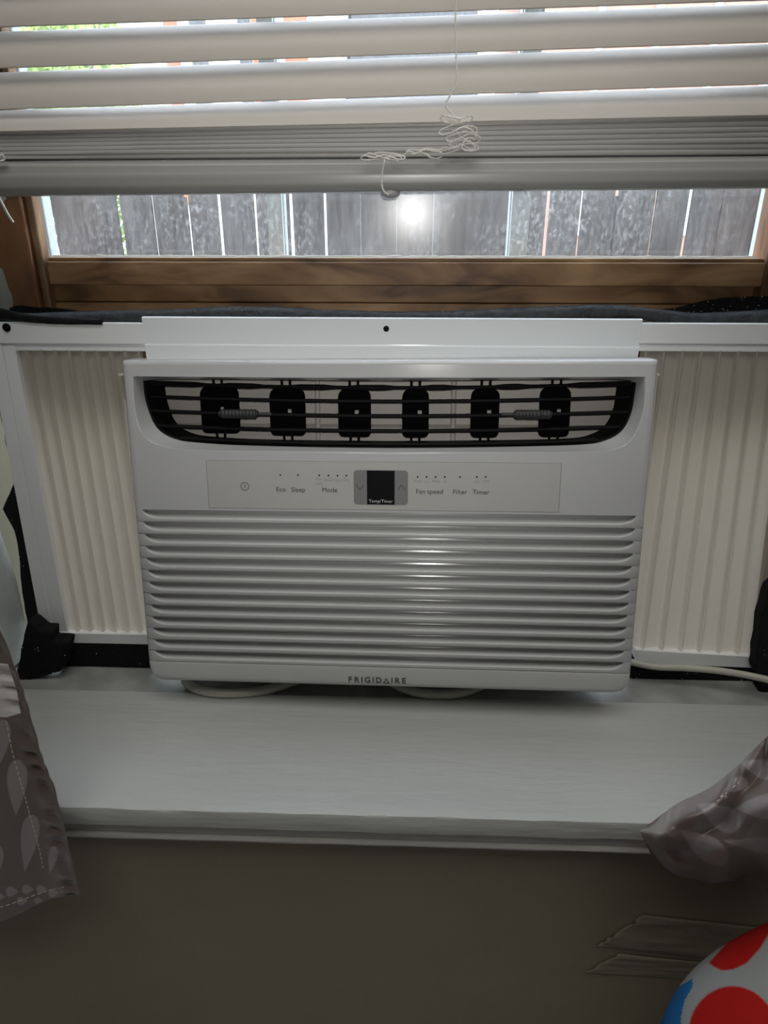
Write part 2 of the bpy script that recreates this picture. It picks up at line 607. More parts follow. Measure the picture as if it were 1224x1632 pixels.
# storm window outside, three lights
YB = 0.105
sxl, sxr = PY(78, 380, YB).x, PY(1211, 380, YB).x
zb = zg - 0.05
b = MB()
for a0, a1 in (((sxl - 0.04), sxl), (sxr, sxr + 0.04)):
    b.box((a0, YB, zb), (a1, YB + 0.018, ZT - 0.001))
    b.box((a0 if a0 < 0 else a0 + 0.006, YB - 0.010, zb), (a1 - 0.006 if a0 < 0 else a1, YB - 0.0002, ZT - 0.001))
b.box((sxl, YB, zb), (sxr, YB + 0.018, zb + 0.03))
parts.append(b.build('storm_frame', STORM, bevel=0.0015))
storm_bars = []
for pa, pb in ((428.5, 452), (813, 841.5)):
    x0, x1 = PY(pa, 360, YB).x, PY(pb, 360, YB).x
    for nm, a0, a1, y0, y1 in (('storm_bar', x0, x1, YB - 0.004, YB + 0.016),):
        b = MB()
        b.box((a0, y0, zb + 0.0305), (a1, y1, ZT - 0.001))
        s_ = 1 if pa < 600 else -1
        xe = a1 if s_ > 0 else a0
        b.box((min(xe, xe + s_ * 0.0012), y0 + 0.006, zb + 0.0305), (max(xe, xe + s_ * 0.0012), y1, ZT - 0.001))
        parts.append(b.build(nm, STORM, bevel=0.0008))
        storm_bars.append((a0, a1))
ed = [sxl] + [v for bar in storm_bars for v in bar] + [sxr]
for i in range(0, 6, 2):
    b = MB()
    b.box((ed[i] + 0.002, YB + 0.007, zb + 0.031), (ed[i + 1] - 0.002, YB + 0.009, ZT - 0.002))
    parts.append(b.build('storm_pane', STORMG))
adopt(wn, parts)

# ------------------------------------------------------------------ air conditioner
d1 = Vector((-0.99795275, 0.01266051, -0.06268987))
d2 = Vector((-0.000595, -0.9714626, -0.23719204))
U = -(RC @ d1)
V = -(RC @ d2)
U.normalize()
V = (V - U * V.dot(U)).normalized()
N = U.cross(V)
W_AC = 0.47
S_AC = W_AC / 0.76725
nc = RC.transposed() @ N


def acp(px, py, z=0.0):
    k = Vector((px - CX, CY - py, -F))
    return CAM + RC @ (k * ((-S_AC + z) / nc.dot(k)))


O = (acp(192, 574) + acp(1053, 573) + acp(1003, 1108) + acp(237, 1086)) / 4


def A(px, py, z=0.0):
    p = acp(px, py, z) - O
    return p.dot(U), p.dot(V)


ac = bpy.data.objects.new('window_air_conditioner', None)
ac.empty_display_size = 0.05
COL.objects.link(ac)
M_AC = Matrix((U, V, N)).transposed().to_4x4()
M_AC.translation = O
tag(ac, 'white window air conditioner with black louvred outlet standing on the sill', 'air conditioner')
HW = W_AC / 2
vt = A(622, 573.5)[1]
vb = A(622, 1097)[1]
print('AC O', O, 'N', N, 'vt', vt, 'vb', vb, 'bottom z', (M_AC @ Vector((0, vb, 0))))
RE = 0.006
SD = -0.022


def side_cols():
    c = [(-HW, SD), (-HW, -RE)]
    for k in range(1, 5):
        a = math.pi / 2 * k / 4
        c.append((-HW + RE * (1 - math.cos(a)), -RE * (1 - math.sin(a))))
    return c


# vertical layout of the louvres
v0 = A(622, 817)[1]
v13 = A(622, 1064)[1]
pitch = (v0 - v13) / 13
us = -HW + 0.0085
LC = 0.016
cols = side_cols() + [(us, 0.0)] + [(us + 1e-4 + LC * (1 - math.cos(math.pi / 2 * k / 10)), 0.0) for k in range(11)]
cols = cols + [(0.0, 0.0)]
cols = cols + [(-u, z) for u, z in reversed(cols[:-1])]


def louver(k):
    top = v0 - k * pitch
    lip = top - pitch * 0.64
    nxt = top - pitch
    rows = []
    for u, z in cols:
        d = abs(u)
        t = (HW - 0.0085 - 1e-4 - d) / LC
        if d > HW - 0.0085 - 5e-5:
            vbk, dep = top, 0.0
        else:
            t = min(1.0, max(0.0, t))
            vbk = lip + (top - lip) * (1 - math.sqrt(max(0, 1 - (1 - t) ** 2)))
            dep = 0.0080
        dd = 0.0 if dep == 0 else 1.0
        hh = (top - vbk)
        r = [(u, top, z), (u, top, z - dep), (u, top - hh * 0.5, z - dep * 0.88), (u, vbk + hh * 0.13, z - dep * 0.72), (u, vbk + hh * 0.05, z - dep * 0.6), (u, vbk, z - 0.0014 * dd)] + [(u, vbk - 0.0014 + 0.0014 * math.sin(math.radians(a)), z - (0.0014 - 0.0014 * math.cos(math.radians(a))) * dd) for a in (70, 50, 30, 12)] + [(u, vbk - 0.0015, z), (u, nxt + 0.0009, z), (u, nxt + 0.0003, z - 0.0003), (u, nxt, z - 0.0014)]
        rows.append(r)
    b = MB()
    b.grid(rows)
    return b.build('louver', WHITE_FACE, ac, smooth=38)


for k in range(13):
    louver(k)

# bottom strip with rounded lower corners
rows = []
RB = 0.016
bc = side_cols() + [(-HW + RE + (RB - RE) * k / 6, 0.0) for k in range(1, 7)] + [(0.0, 0.0)]
bc = bc + [(-u, z) for u, z in reversed(bc[:-1])]
for u, z in bc:
    d = HW - abs(u)
    vv = vb if d >= RB else vb + RB - math.sqrt(max(0, RB * RB - (RB - d) ** 2))
    r = [(u, v13, z - 0.0014), (u, v13 - 0.0006, z - 0.0002), (u, v13 - 0.0012, z), (u, vv + 0.006, z)]
    for a in (30, 60, 90):
        r.append((u, vv + 0.006 - 0.006 * math.sin(math.radians(a)), z - 0.006 * (1 - math.cos(math.radians(a)))))
    r.append((u, vv, min(z - 0.006, SD)))
    rows.append(r)
b = MB()
b.grid(rows)
b.build('lower_strip', WHITE_FACE, ac, smooth=40)

# upper bezel with the outlet opening
pairs = [((213, 600), (228, 607)), ((260, 600.5), (262, 604.5)), ((400, 602), (400, 605)), ((620, 603.5), (620, 607)), ((850, 602), (850, 605)), ((980, 601), (985, 605)), ((1027, 601), (1014, 610)),
         ((1026.5, 630), (1011, 632)), ((1024, 655), (1007, 655)), ((1016, 680), (998, 677)), ((1003, 702), (985, 692)), ((983, 714), (965, 702)), ((950, 719), (935, 708)),
         ((850, 720.5), (850, 711)), ((620, 720.5), (620, 713)), ((400, 718.5), (400, 710)), ((300, 716), (310, 705)), ((262, 711), (280, 700)), ((240, 702), (259, 690)),
         ((227, 688), (246, 676)), ((219, 666), (238, 658)), ((214.5, 635), (231, 634))]
ZI = -0.016
outer = [Vector((*A(*p[0]), 0)) for p in pairs]
inner = [Vector((*A(*p[1], ZI), ZI)) for p in pairs]


def smooth_loop(L):
    out = []
    n = len(L)
    sharp = (0, 6)
    for i in range(n):
        p1, p2 = L[i], L[(i + 1) % n]
        p0 = L[i - 1] if i not in sharp else p1 * 2 - p2
        p3 = L[(i + 2) % n] if (i + 1) % n not in sharp else p2 * 2 - p1
        for k in range(5):
            t = k / 5
            out.append(0.5 * ((2 * p1) + (p2 - p0) * t + (2 * p0 - 5 * p1 + 4 * p2 - p3) * t * t + (3 * p1 - p0 - 3 * p2 + p3) * t ** 3))
    return out


oL, iL = smooth_loop(outer), smooth_loop(inner)
ctr = Vector((A(620, 655)[0], A(620, 655)[1], 0))
sc_l = [o_ + (o_ - ctr).normalized() * 0.0016 for o_ in oL]   # start of the rounded rim
b = MB()
ub = HW - RE
from mathutils.geometry import tessellate_polygon
rect = [Vector((-ub, v0, 0)), Vector((ub, v0, 0)), Vector((ub, vt - 0.004, 0)), Vector((-ub, vt - 0.004, 0))]
tri = tessellate_polygon([rect, sc_l])
allp = rect + sc_l
b.add(allp, [tuple(t) for t in tri])
mid = [o_.lerp(s_, 0.35) - Vector((0, 0, 0.0004)) for o_, s_ in zip(oL, sc_l)]
m2 = [o_ - Vector((0, 0, 0.0018)) for o_ in oL]
b.grid([sc_l, mid, m2, iL], True)
# sides of the upper part
for sgn in (-1, 1):
    rows = []
    for u, z in side_cols():
        rows.append([(sgn * -u, v0, z), (sgn * -u, vt - 0.004, z)])
    b.grid(rows)
# top lip: rounded front, a groove, then the top face
tp = [(vt - 0.004, 0.0), (vt - 0.002, -0.0004), (vt - 0.0006, -0.0016), (vt, -0.0035), (vt, -0.0075), (vt - 0.0010, -0.0080), (vt - 0.0002, -0.0088), (vt + 0.0004, -0.0095), (vt + 0.0006, -0.016), (vt - 0.0006, -0.0165), (vt + 0.0010, -0.018), (vt + 0.0014, -0.034), (vt - 0.006, SD)]
rows = []
for u, z in side_cols() + [(-x, q) for x, q in reversed(side_cols())]:
    rows.append([(math.copysign(max(0, abs(u) - max(0, -zz - 0.018) * 0.45), u), v, min(z, 0) * (1 if i < 3 else 1) + zz if zz > SD else SD) for i, (v, zz) in enumerate(tp)])
b.grid(rows)
b.build('front_bezel', WHITE, ac, smooth=42)

# outlet: black funnel, pale duct behind, ribs
b = MB()
fl2 = [Vector((ctr.x + (p.x - ctr.x) * 0.955, ctr.y + (p.y - ctr.y) * 0.93, -0.042)) for p in iL]
edge_in = [Vector((ctr.x + (p.x - ctr.x) * 0.992, ctr.y + (p.y - ctr.y) * 0.965, ZI - 0.001)) for p in iL]
lowmask = [p.y < ctr.y + 0.006 or abs(p.x) > 0.19 for p in iL]
sel = list(range(29, 110)) + [0, 1]
b.grid([[L_[i] for i in sel] for L_ in (iL, edge_in, [Vector((p.x, p.y, -0.018)) for p in edge_in], fl2)])
grille = b.build('outlet_grille', BLACK, ac, smooth=45)
b = MB()
zb_ = -0.066
ul, ur = A(246, 650, zb_)[0], A(1000, 650, zb_)[0]
vlo, vhi = A(620, 706, -0.05)[1], A(620, 598, -0.03)[1]
vmid = A(620, 676, zb_)[1]
b.add([(ul - 0.01, vhi, zb_), (ur + 0.01, vhi, zb_), (ur + 0.01, vmid, zb_), (ul - 0.01, vmid, zb_), (ur + 0.01, vmid - 0.003, zb_ + 0.006), (ul - 0.01, vmid - 0.003, zb_ + 0.006),
       (ur + 0.01, vlo - 0.012, zb_ + 0.008), (ul - 0.01, vlo - 0.012, zb_ + 0.008)], [(0, 1, 2, 3), (3, 2, 4, 5), (5, 4, 6, 7)])
b.box((ul - 0.012, vhi, zb_), (ur + 0.012, vhi + 0.002, -0.018))
b.box((ul - 0.014, vlo - 0.012, zb_), (ul - 0.010, vhi + 0.002, -0.030))
b.box((ur + 0.010, vlo - 0.012, zb_), (ur + 0.014, vhi + 0.002, -0.030))
duct = b.build('air_duct', DUCT, ac)
for px in (505, 723):
    u = A(px, 650, -0.055)[0]
    b = MB()
    b.tube([(u, vlo - 0.01, zb_ + 0.008), (u, vhi, zb_ + 0.004)], 0.0026, 10)
    b.build('duct_rib', DUCT, duct, smooth=60)
# black lower ledge
b = MB()
b.box((A(300, 704, -0.04)[0], vlo - 0.004, -0.050), (A(950, 704, -0.04)[0], vlo - 0.0015, -0.020))
b.build('outlet_ledge', BLACKG, grille, bevel=0.0006)


def bar(pts, h, dep, z0=-0.012, bulge=0.005):
    rows = []
    n = 40
    p0, p1 = pts
    uA, vA = A(*p0, z0)
    uB, vB = A(*p1, z0)
    for i in range(n + 1):
        t = i / n
        zz = z0 + bulge * (1 - (2 * t - 1) ** 2) - bulge * 0.8
        u, v = uA + (uB - uA) * t, vA + (vB - vA) * t - 0.0036 * (1 - (2 * t - 1) ** 2)
        hh = h(t) if callable(h) else h
        rows.append([(u, v - hh / 2, zz - dep), (u, v - hh / 2 + 0.0002, zz - 0.0005), (u, v - hh / 4, zz), (u, v + hh / 4, zz), (u, v + hh / 2, zz - 0.0005), (u, v + hh / 2, zz - dep)])
    m = MB()
    m.grid(rows, True, True)
    return m


def toph(t):
    x = 231 + t * 779
    gaps = ((323, 348), (430, 470), (540, 575), (630, 690), (735, 800), (850, 915))
    for g0, g1 in gaps:
        if g0 - 6 < x < g1 + 6:
            return 0.0026
    return 0.0046


bar(((231, 611), (1008, 612)), toph, 0.007).build('grille_bar', BLACK, grille, smooth=40)
bar(((236, 633), (1008, 634)), 0.0026, 0.009).build('grille_bar', BLACK, grille, smooth=40)
bar(((238, 656), (1003, 658)), 0.0026, 0.009).build('grille_bar', BLACK, grille, smooth=40)
bar(((248, 680), (990, 682)), 0.0026, 0.009).build('grille_bar', BLACK, grille, smooth=40)
bar(((285, 700), (955, 703)), 0.0026, 0.009).build('grille_bar', BLACK, grille, smooth=40)


# deflector vanes
def vane(x0, x1, y0, y1, left):
    zv = -0.030
    ua, va = A(x0, y1, zv)
    ub_, vb_ = A(x1, y0, zv)
    w_, h_ = ub_ - ua, vb_ - va
    cx_, cy_ = (ua + ub_) / 2, (va + vb_) / 2
    R = 0.008
    pts = []
    for (sx, sy, a0) in ((1, 1, 0), (-1, 1, 90), (-1, -1, 180), (1, -1, 270)):
        rr = R if sy > 0 else R * 0.6
        for k in range(6):
            a = math.radians(a0 + 90 * k / 5)
            pts.append(Vector((cx_ + sx * (w_ / 2 - rr) + rr * math.cos(a), cy_ + sy * (h_ / 2 - rr) + rr * math.sin(a), 0)))
    # plate with a square slot: outline and hole tessellated
    hx, hy = cx_ + (0.002 if left else 0.004), cy_ + 0.001
    hole = [Vector((hx - 0.002, hy - 0.002, 0)), Vector((hx + 0.002, hy - 0.002, 0)), Vector((hx + 0.002, hy + 0.002, 0)), Vector((hx - 0.002, hy + 0.002, 0))]
    tri = tessellate_polygon([pts, hole])
    n1, n2 = len(pts), 4
    yaw = lambda u: zv + (u - cx_) * (0.03 if left else -0.03)
    fr = [Vector((p.x, p.y, yaw(p.x) + 0.001)) for p in pts + hole]
    bk = [Vector((p.x, p.y, yaw(p.x) - 0.001)) for p in pts + hole]
    nn = n1 + n2
    m = MB()
    m.add(fr + bk, [tuple(t) for t in tri] + [tuple(nn + i for i in t) for t in tri] +
          [(i, (i + 1) % n1, nn + (i + 1) % n1, nn + i) for i in range(n1)] + [(n1 + i, n1 + (i + 1) % 4, nn + n1 + (i + 1) % 4, nn + n1 + i) for i in range(4)])
    o = m.build('deflector_vane', VANE, ac)
    for s_ in (-1, 1):
        px_ = cx_ + s_ * 0.0038
        for pa_, pb_ in (((px_, cy_ + h_ / 2 - 0.003, zv + 0.002), (px_, cy_ + h_ / 2 + 0.0075, zv + 0.004)), ((px_, cy_ - h_ / 2 - 0.006, zv + 0.002), (px_, cy_ - h_ / 2 + 0.004, zv + 0.002))):
            m = MB()
            m.tube([pa_, pb_], 0.0012, 8)
            m.build('pivot_pin', BLACK, o, smooth=50)
    m = MB()
    m.box((cx_ - 0.010, cy_ - h_ / 2 - 0.0065, zv - 0.004), (cx_ + 0.010, cy_ - h_ / 2 - 0.005, zv + 0.010))
    m.build('pivot_foot', BLACKG, o)


for x0, x1, y0, y1, lf in ((323, 380, 615, 690, 1), (432, 486, 618, 694, 1), (540, 591, 619, 696, 1), (641, 684, 619, 697, 0), (749, 797, 618, 697, 0), (857, 911, 616, 696, 0)):
    vane(x0, x1, y0, y1, lf)


# sliding adjuster tabs on the middle bar
def tab(xa, xb, y, rod):
    zt = -0.006
    ua, va = A(xa, y, zt)
    ub_, _ = A(xb, y, zt)
    m = MB()
    n = 44
    pts = [(ua + (ub_ - ua) * i / n, va, zt) for i in range(n + 1)]
    m.tube(pts, 0.0044, 14, lambda t: 0.0044 if (int(t * n) % 4) < 2 and 0.04 < t < 0.96 else (0.0039 if 0.03 < t < 0.97 else 0.0030))
    r0, r1 = A(rod[0], y + 1, zt)[0], A(rod[1], y + 1, zt)[0]
    m.tube([(r0, va - 0.0003, zt - 0.002), (r1, va - 0.0003, zt - 0.002)], 0.0017, 8)
    m.build('adjuster_tab', mat('soft_black', (0.022, 0.022, 0.024), 0.55), ac, smooth=35)


tab(350, 411, 659.5, (405, 432))
tab(819, 879, 660.5, (800, 822))

# control panel overlay
q = [A(330, 734), A(895, 740), A(889, 820), A(333, 809)]
cu0, cu1 = (q[0][0] + q[3][0]) / 2, (q[1][0] + q[2][0]) / 2
cv1, cv0 = (q[0][1] + q[1][1]) / 2, (q[2][1] + q[3][1]) / 2
b = MB()
b.box((cu0, cv0 + 0.001, -0.0005), (cu1, cv1, 0.0005))
cp = b.build('control_panel', LABEL, ac, bevel=0.0003)
b = MB()
for x0, y0, x1, y1 in ((cu0 - 0.0007, cv0, cu0 - 0.0001, cv1 + 0.0007), (cu1 + 0.0001, cv0, cu1 + 0.0007, cv1 + 0.0007), (cu0, cv1 + 0.0001, cu1, cv1 + 0.0007)):
    b.box((x0, y0, -0.0004), (x1, y1, 0.00008))
b.build('panel_seam', INK2, cp)


def rrect(m, x0, y0, x1, y1, r, z0, z1, seg=5):
    pts = []
    for cx_, cy_, a0 in ((x1 - r, y1 - r, 0), (x0 + r, y1 - r, 90), (x0 + r, y0 + r, 180), (x1 - r, y0 + r, 270)):
        for k in range(seg + 1):
            a = math.radians(a0 + 90 * k / seg)
            pts.append((cx_ + r * math.cos(a), cy_ + r * math.sin(a), z0))
    m.prism(pts, (0, 0, z1 - z0))


du0, dv1 = A(563.5, 749)
du1, dv0 = A(650, 804.5)
b = MB()
rrect(b, du0, dv0, du1, dv1, 0.003, 0.0004, 0.0008)
dsp = b.build('temperature_keypad', GREY, cp)
b = MB()
b.box((A(585, 776)[0], dv0 + 0.0002, 0.0006), (A(629, 776)[0], dv1 - 0.0002, 0.0010))
scr = b.build('display_window', BLACKG, cp)


def text(s, px, py, size, m_, parent, name='lettering', z=0.0006, spacing=1.0, align='CENTER', bold=0.0):
    cu = bpy.data.curves.new('t', 'FONT')
    cu.body = s
    cu.size = size
    cu.align_x = align
    cu.align_y = 'CENTER'
    cu.space_character = spacing
    cu.extrude = 0.00008
    cu.offset = bold
    o = bpy.data.objects.new('t', cu)
    COL.objects.link(o)
    bpy.context.view_layer.update()
    me = bpy.data.meshes.new_from_object(o.evaluated_get(bpy.context.evaluated_depsgraph_get()))
    bpy.data.objects.remove(o)
    u, v = A(px, py)
    me.transform(Matrix.Translation((u, v, z)))
    me.materials.clear()
    return link(name, me, m_, parent)


text('Eco', 448, 780, 0.0062, INK, cp)
text('Sleep', 475.5, 780.5, 0.0062, INK, cp)
text('Mode', 525.5, 781, 0.0062, INK, cp)
text('Fan speed', 684.5, 783.5, 0.0062, INK, cp)
text('Filter', 733, 784, 0.0062, INK, cp)
text('Timer', 766.5, 784.5, 0.0062, INK, cp)
for s, px, py in (('Fan\nonly', 509, 767), ('Auto', 523.5, 764.5), ('Cool', 538.5, 765), ('Dry', 552.5, 765), ('Auto', 666, 766.5), ('Lo', 680, 767), ('Med', 695, 767), ('Hi', 709.5, 767.5), ('On', 759.5, 767.5), ('Off', 774, 767.5)):
    text(s, px, py, 0.0040, INK2, cp, 'small_lettering')
text('Temp/Timer', 607, 798.5, 0.0043, INKW, cp, 'display_lettering', 0.0012)
for i, (px, py) in enumerate(((447, 757), (475, 757), (509, 757.5), (523.5, 757.7), (538, 758), (552, 758), (665.5, 760), (680, 760), (694.5, 760), (709, 760), (733, 760), (760, 760), (774, 760))):
    u, v = A(px, py)
    b = MB()
    b.prism([(u + 0.0008 * math.cos(a), v + 0.0008 * math.sin(a), 0.0004) for a in [2 * math.pi * k / 12 for k in range(12)]], (0, 0, 0.0002))
    b.build('indicator_light', BLACK, cp)
u, v = A(390.5, 775)
b = MB()
r_o = [(u + 0.0040 * math.cos(a), v + 0.0040 * math.sin(a), 0.0006) for a in [2 * math.pi * k / 40 for k in range(40)]]
r_i = [(u + 0.0034 * math.cos(a), v + 0.0034 * math.sin(a), 0.0006) for a in [2 * math.pi * k / 40 for k in range(40)]]
b.grid([r_i, r_o], True)
b.box((u - 0.0003, v - 0.0019, 0.0005), (u + 0.0003, v + 0.0019, 0.0007))
b.build('power_symbol', INK, cp)
for px, py, sg in ((574, 776, -1), (640, 777, 1)):
    u, v = A(px, py)
    b = MB()
    for s_ in (-1, 1):
        p0 = Vector((u, v + sg * 0.0026, 0.0009))
        p1 = Vector((u + s_ * 0.0034, v - sg * 0.0022, 0.0009))
        d = (p1 - p0).normalized()
        n_ = Vector((-d.y, d.x, 0)) * 0.00028
        b.prism([p0 + n_, p0 - n_, p1 - n_, p1 + n_], (0, 0, 0.0001))
    b.build('arrow_symbol', INK, cp)

# brand name on the lower strip: letters, the A drawn as a triangle outline
x = 553
widths = {'F': 9, 'R': 10.5, 'I': 5, 'G': 11.5, 'D': 11, 'A': 11.5, 'E': 9}
total = sum(widths[c] for c in 'FRIGIDAIRE')
sc_x = (648.5 - 553) / total
b = None
LET = []
for ch in 'FRIGIDAIRE':
    wch = widths[ch] * sc_x
    cxp = x + wch / 2
    cyp = 1083 + (cxp - 553) * 2.6 / 95
    if ch != 'A':
        LET.append((ch, cxp, cyp))
    else:
        tri_at = (cxp, cyp)
    x += wch
bl = None
mbl = MB()
for ch, cxp, cyp in LET:
    o = text(ch, cxp, cyp, 0.0082, INK2, ac, 'tmp', 0.0002, bold=0.00022)
    mbl.add([v.co for v in o.data.vertices], [tuple(p.vertices) for p in o.data.polygons])
    me = o.data
    bpy.data.objects.remove(o)
    bpy.data.meshes.remove(me)
u, v = A(*tri_at)
hh, ww, th_ = 0.0030, 0.0036, 0.00105
T0 = [Vector((u, v + hh, 0.0003)), Vector((u - ww, v - hh, 0.0003)), Vector((u + ww, v - hh, 0.0003))]
c_ = sum(T0, Vector()) / 3
T1 = [c_ + (p - c_) * 0.56 for p in T0]
mbl.grid([T0, T1], True)
bo = mk('brand_lettering', mbl.v, mbl.f, mat('grey_logo_ink', (0.07, 0.07, 0.072), 0.4), ac)

# mount rail over the unit, housing behind, in world directions
ac_world = []
YM = -0.006
q = [PY(228.5, 508, YM), PY(1022, 506, YM), PY(1019, 566, YM), PY(231, 565, YM)]
b = MB()
x0, x1 = (q[0].x + q[3].x) / 2, (q[1].x + q[2].x) / 2
zt_, zl_ = (q[0].z + q[1].z) / 2, (q[2].z + q[3].z) / 2
rows = []
for x in (x0, x1):
    rows.append([(x, YM + 0.005, zt_), (x, YM + 0.001, zt_), (x, YM + 0.0003, zt_ - 0.0003), (x, YM, zt_ - 0.001), (x, YM - 0.0002, zl_ + 0.0090), (x, YM - 0.0003, zl_ + 0.0085), (x, YM - 0.0006, zl_ + 0.0080), (x, YM - 0.0009, zl_ + 0.0077), (x, YM - 0.0011, zl_ + 0.0070), (x, YM - 0.0011, zl_ + 0.0060), (x, YM - 0.0010, zl_ - 0.006), (x, YM + 0.005, zl_ - 0.006)])
b.grid(rows, True, True)
mr = b.build('mount_rail', mat('mount_white', (0.84, 0.875, 0.90), 0.15, 0.5))
ac_world.append(mr)
p = PY(615.5, 524, YM - 0.0003)
hole = MB()
hole.prism([(p.x + 0.0026 * math.cos(a), YM - 0.0005, p.z + 0.0026 * math.sin(a)) for a in [2 * math.pi * k / 20 for k in range(20)]], (0, 0.0012, 0))
ho = hole.build('screw_hole', BLACK)
b = MB()
zbot = 0.011
zo_ = (M_AC @ Vector((0, A(620, 720)[1], 0))).z - 0.014
b.box((-0.2225, -0.018, zbot), (0.2260, 0.41, zo_))
b.box((-0.2225, 0.046, zo_ - 0.004), (0.2260, 0.40, zl_ - 0.0065))
ac_world.append(b.build('housing', WHITE, bevel=0.004))
# cords under the unit
zc = -0.001
cpts = [PZ(300, 1068, 0.001), PZ(296, 1088, 0.002), PZ(318, 1102, 0.003), PZ(360, 1107.5, 0.003), PZ(410, 1104, 0.003), PZ(455, 1093, 0.003), PZ(500, 1075, 0.003)]
b = MB()
b.tube(cr([Vector((v.x, v.y, 0.0047)) for v in cpts], 8), 0.0046, 12)
c1 = b.build('power_cord', CORDB, smooth=80)
cpts = [PZ(610, 1080, 0.003), PZ(640, 1098, 0.003), PZ(680, 1108, 0.003), PZ(725, 1108, 0.003), PZ(760, 1098, 0.003), PZ(790, 1082, 0.003)]
b = MB()
b.tube(cr([Vector((v.x, v.y, 0.0047)) for v in cpts], 8), 0.0046, 12)
c2 = b.build('power_cord', CORDB, smooth=80)
b = MB()
cpts = [PY(985, 1050, 0.0), PY(1040, 1062, -0.012), PY(1090, 1064.5, -0.016), PY(1140, 1068.5, -0.022), PY(1190, 1076, -0.03), PY(1240, 1087, -0.045), PY(1262, 1092, -0.055)]
b.tube(cr(cpts, 8), 0.0036, 12)
c3 = b.build('power_cord', CORDB, smooth=80)
ac_world += [c1, c2, c3]
ac.matrix_world = M_AC
bpy.context.view_layer.update()
inv = M_AC.inverted()
for o in ac_world + [ho]:
    o.data.transform(inv)
    o.parent = ac
ho.parent = mr


# ------------------------------------------------------------------ accordion side panels
def pleats(name, edges, yb, amp, n, duty, bm_list, phase=0.0):
    """edges: (top-left, bottom-left, top-right, bottom-right) points on the panel plane; n folds across"""
    tl, bl_, tr_, br_ = edges
    cols_ = []
    for i in range(n):
        for s_, d in duty:
            cols_.append(((i + s_) / n, d))
    cols_.append((1.0, duty[0][1]))
    rows = []
    for t in [k / 10 for k in range(11)]:
        r = []
        for s_, d in cols_:
            p = (tl.lerp(tr_, s_)).lerp(bl_.lerp(br_, s_), t)
            r.append(Vector((p.x + 0.0005 * noise.noise(Vector((s_ * 6, t * 1.2, 1))), yb - amp * d, p.z)))
        rows.append(r)
    m = MB()
    m.grid(rows)
    return m.build(name, PLEAT, smooth=62)


YA = -0.002
lp = thing('accordion_panel', 'cream pleated accordion filler panel left of the air conditioner', 'filler panel', (PY(110, 1020, 0).x, 0, 0.0))
parts = []
zt_ = PY(100, 514, YA).z
zl1 = PY(100, 548, YA).z
zl2 = PY(100, 560, YA).z
xa, xb = XL + 0.018, x0 - 0.0006
b = MB()
b.box((xa, YA - 0.001, zl1), (xb, YA + 0.014, zt_))
b.box((xa, YA + 0.0015, zl2), (xb, YA + 0.014, zl1 - 0.0002))
parts.append(b.build('top_rail', RAILW, bevel=0.0008))
tl_o, tl_i = PY(-20, 548, YA), PY(24, 559, YA)
bo_o, bo_i = PY(67, 1012, YA), PY(107, 1006, YA)
zbot_o = bo_o.z
# side frame: sloping two-step bar
def slant(x0t, x1t, x0b, x1b, zt, zb_, y0, y1):
    return ([(x0t, y0, zt), (x1t, y0, zt), (x1b, y0, zb_), (x0b, y0, zb_)], [(x0t, y1, zt), (x1t, y1, zt), (x1b, y1, zb_), (x0b, y1, zb_)])


b = MB()
mt, mb_ = tl_o.x + (tl_i.x - tl_o.x) * 0.52, bo_o.x + (bo_i.x - bo_o.x) * 0.45
b.hexa(*slant(tl_o.x, mt, bo_o.x, mb_, zl1 - 0.0005, zbot_o, YA - 0.0005, YA + 0.012))
b.hexa(*slant(mt, tl_i.x, mb_, bo_i.x, zl1 - 0.0005, zbot_o, YA + 0.0008, YA + 0.012))
parts.append(b.build('side_frame', RAILW, bevel=0.0008))
zb1, zb0 = PY(160, 1009, YA).z, PY(160, 1025, YA).z
b = MB()
b.box((PY(80, 1018, YA).x, YA - 0.0012, zb0), (-0.2245, YA + 0.014, zb1))
parts.append(b.build('bottom_rail', RAILW, bevel=0.0008))
e = (Vector((tl_i.x - 0.001, 0, zl2 + 0.001)), Vector((bo_i.x - 0.001, 0, zb1 - 0.002)), Vector((-0.2245, 0, zl2 + 0.001)), Vector((-0.2245, 0, zb1 - 0.002)))
duty = ((0.0, 0.0), (0.10, 0.05), (0.30, 0.2), (0.55, 0.45), (0.72, 0.75), (0.80, 0.97), (0.86, 1.0), (0.92, 0.7), (0.97, 0.15))
parts.append(pleats('pleated_sheet', e, YA + 0.0065, 0.0052, 9, duty, None))
p = PY(10.5, 522, YA - 0.001)
b = MB()
rows = []
for rr, dy in ((0.0, -0.0022), (0.0018, -0.0021), (0.0032, -0.0015), (0.0039, 0.0), (0.0039, 0.0014)):
    rows.append([(p.x + max(rr, 1e-5) * math.cos(a), YA - 0.001 + dy, p.z + max(rr, 1e-5) * math.sin(a)) for a in [2 * math.pi * k / 16 for k in range(16)]])
b.grid(rows, True)
parts.append(b.build('screw_head', BLACK, smooth=50))
adopt(lp, parts)
parts[-1]['label'] = 'black screw head'

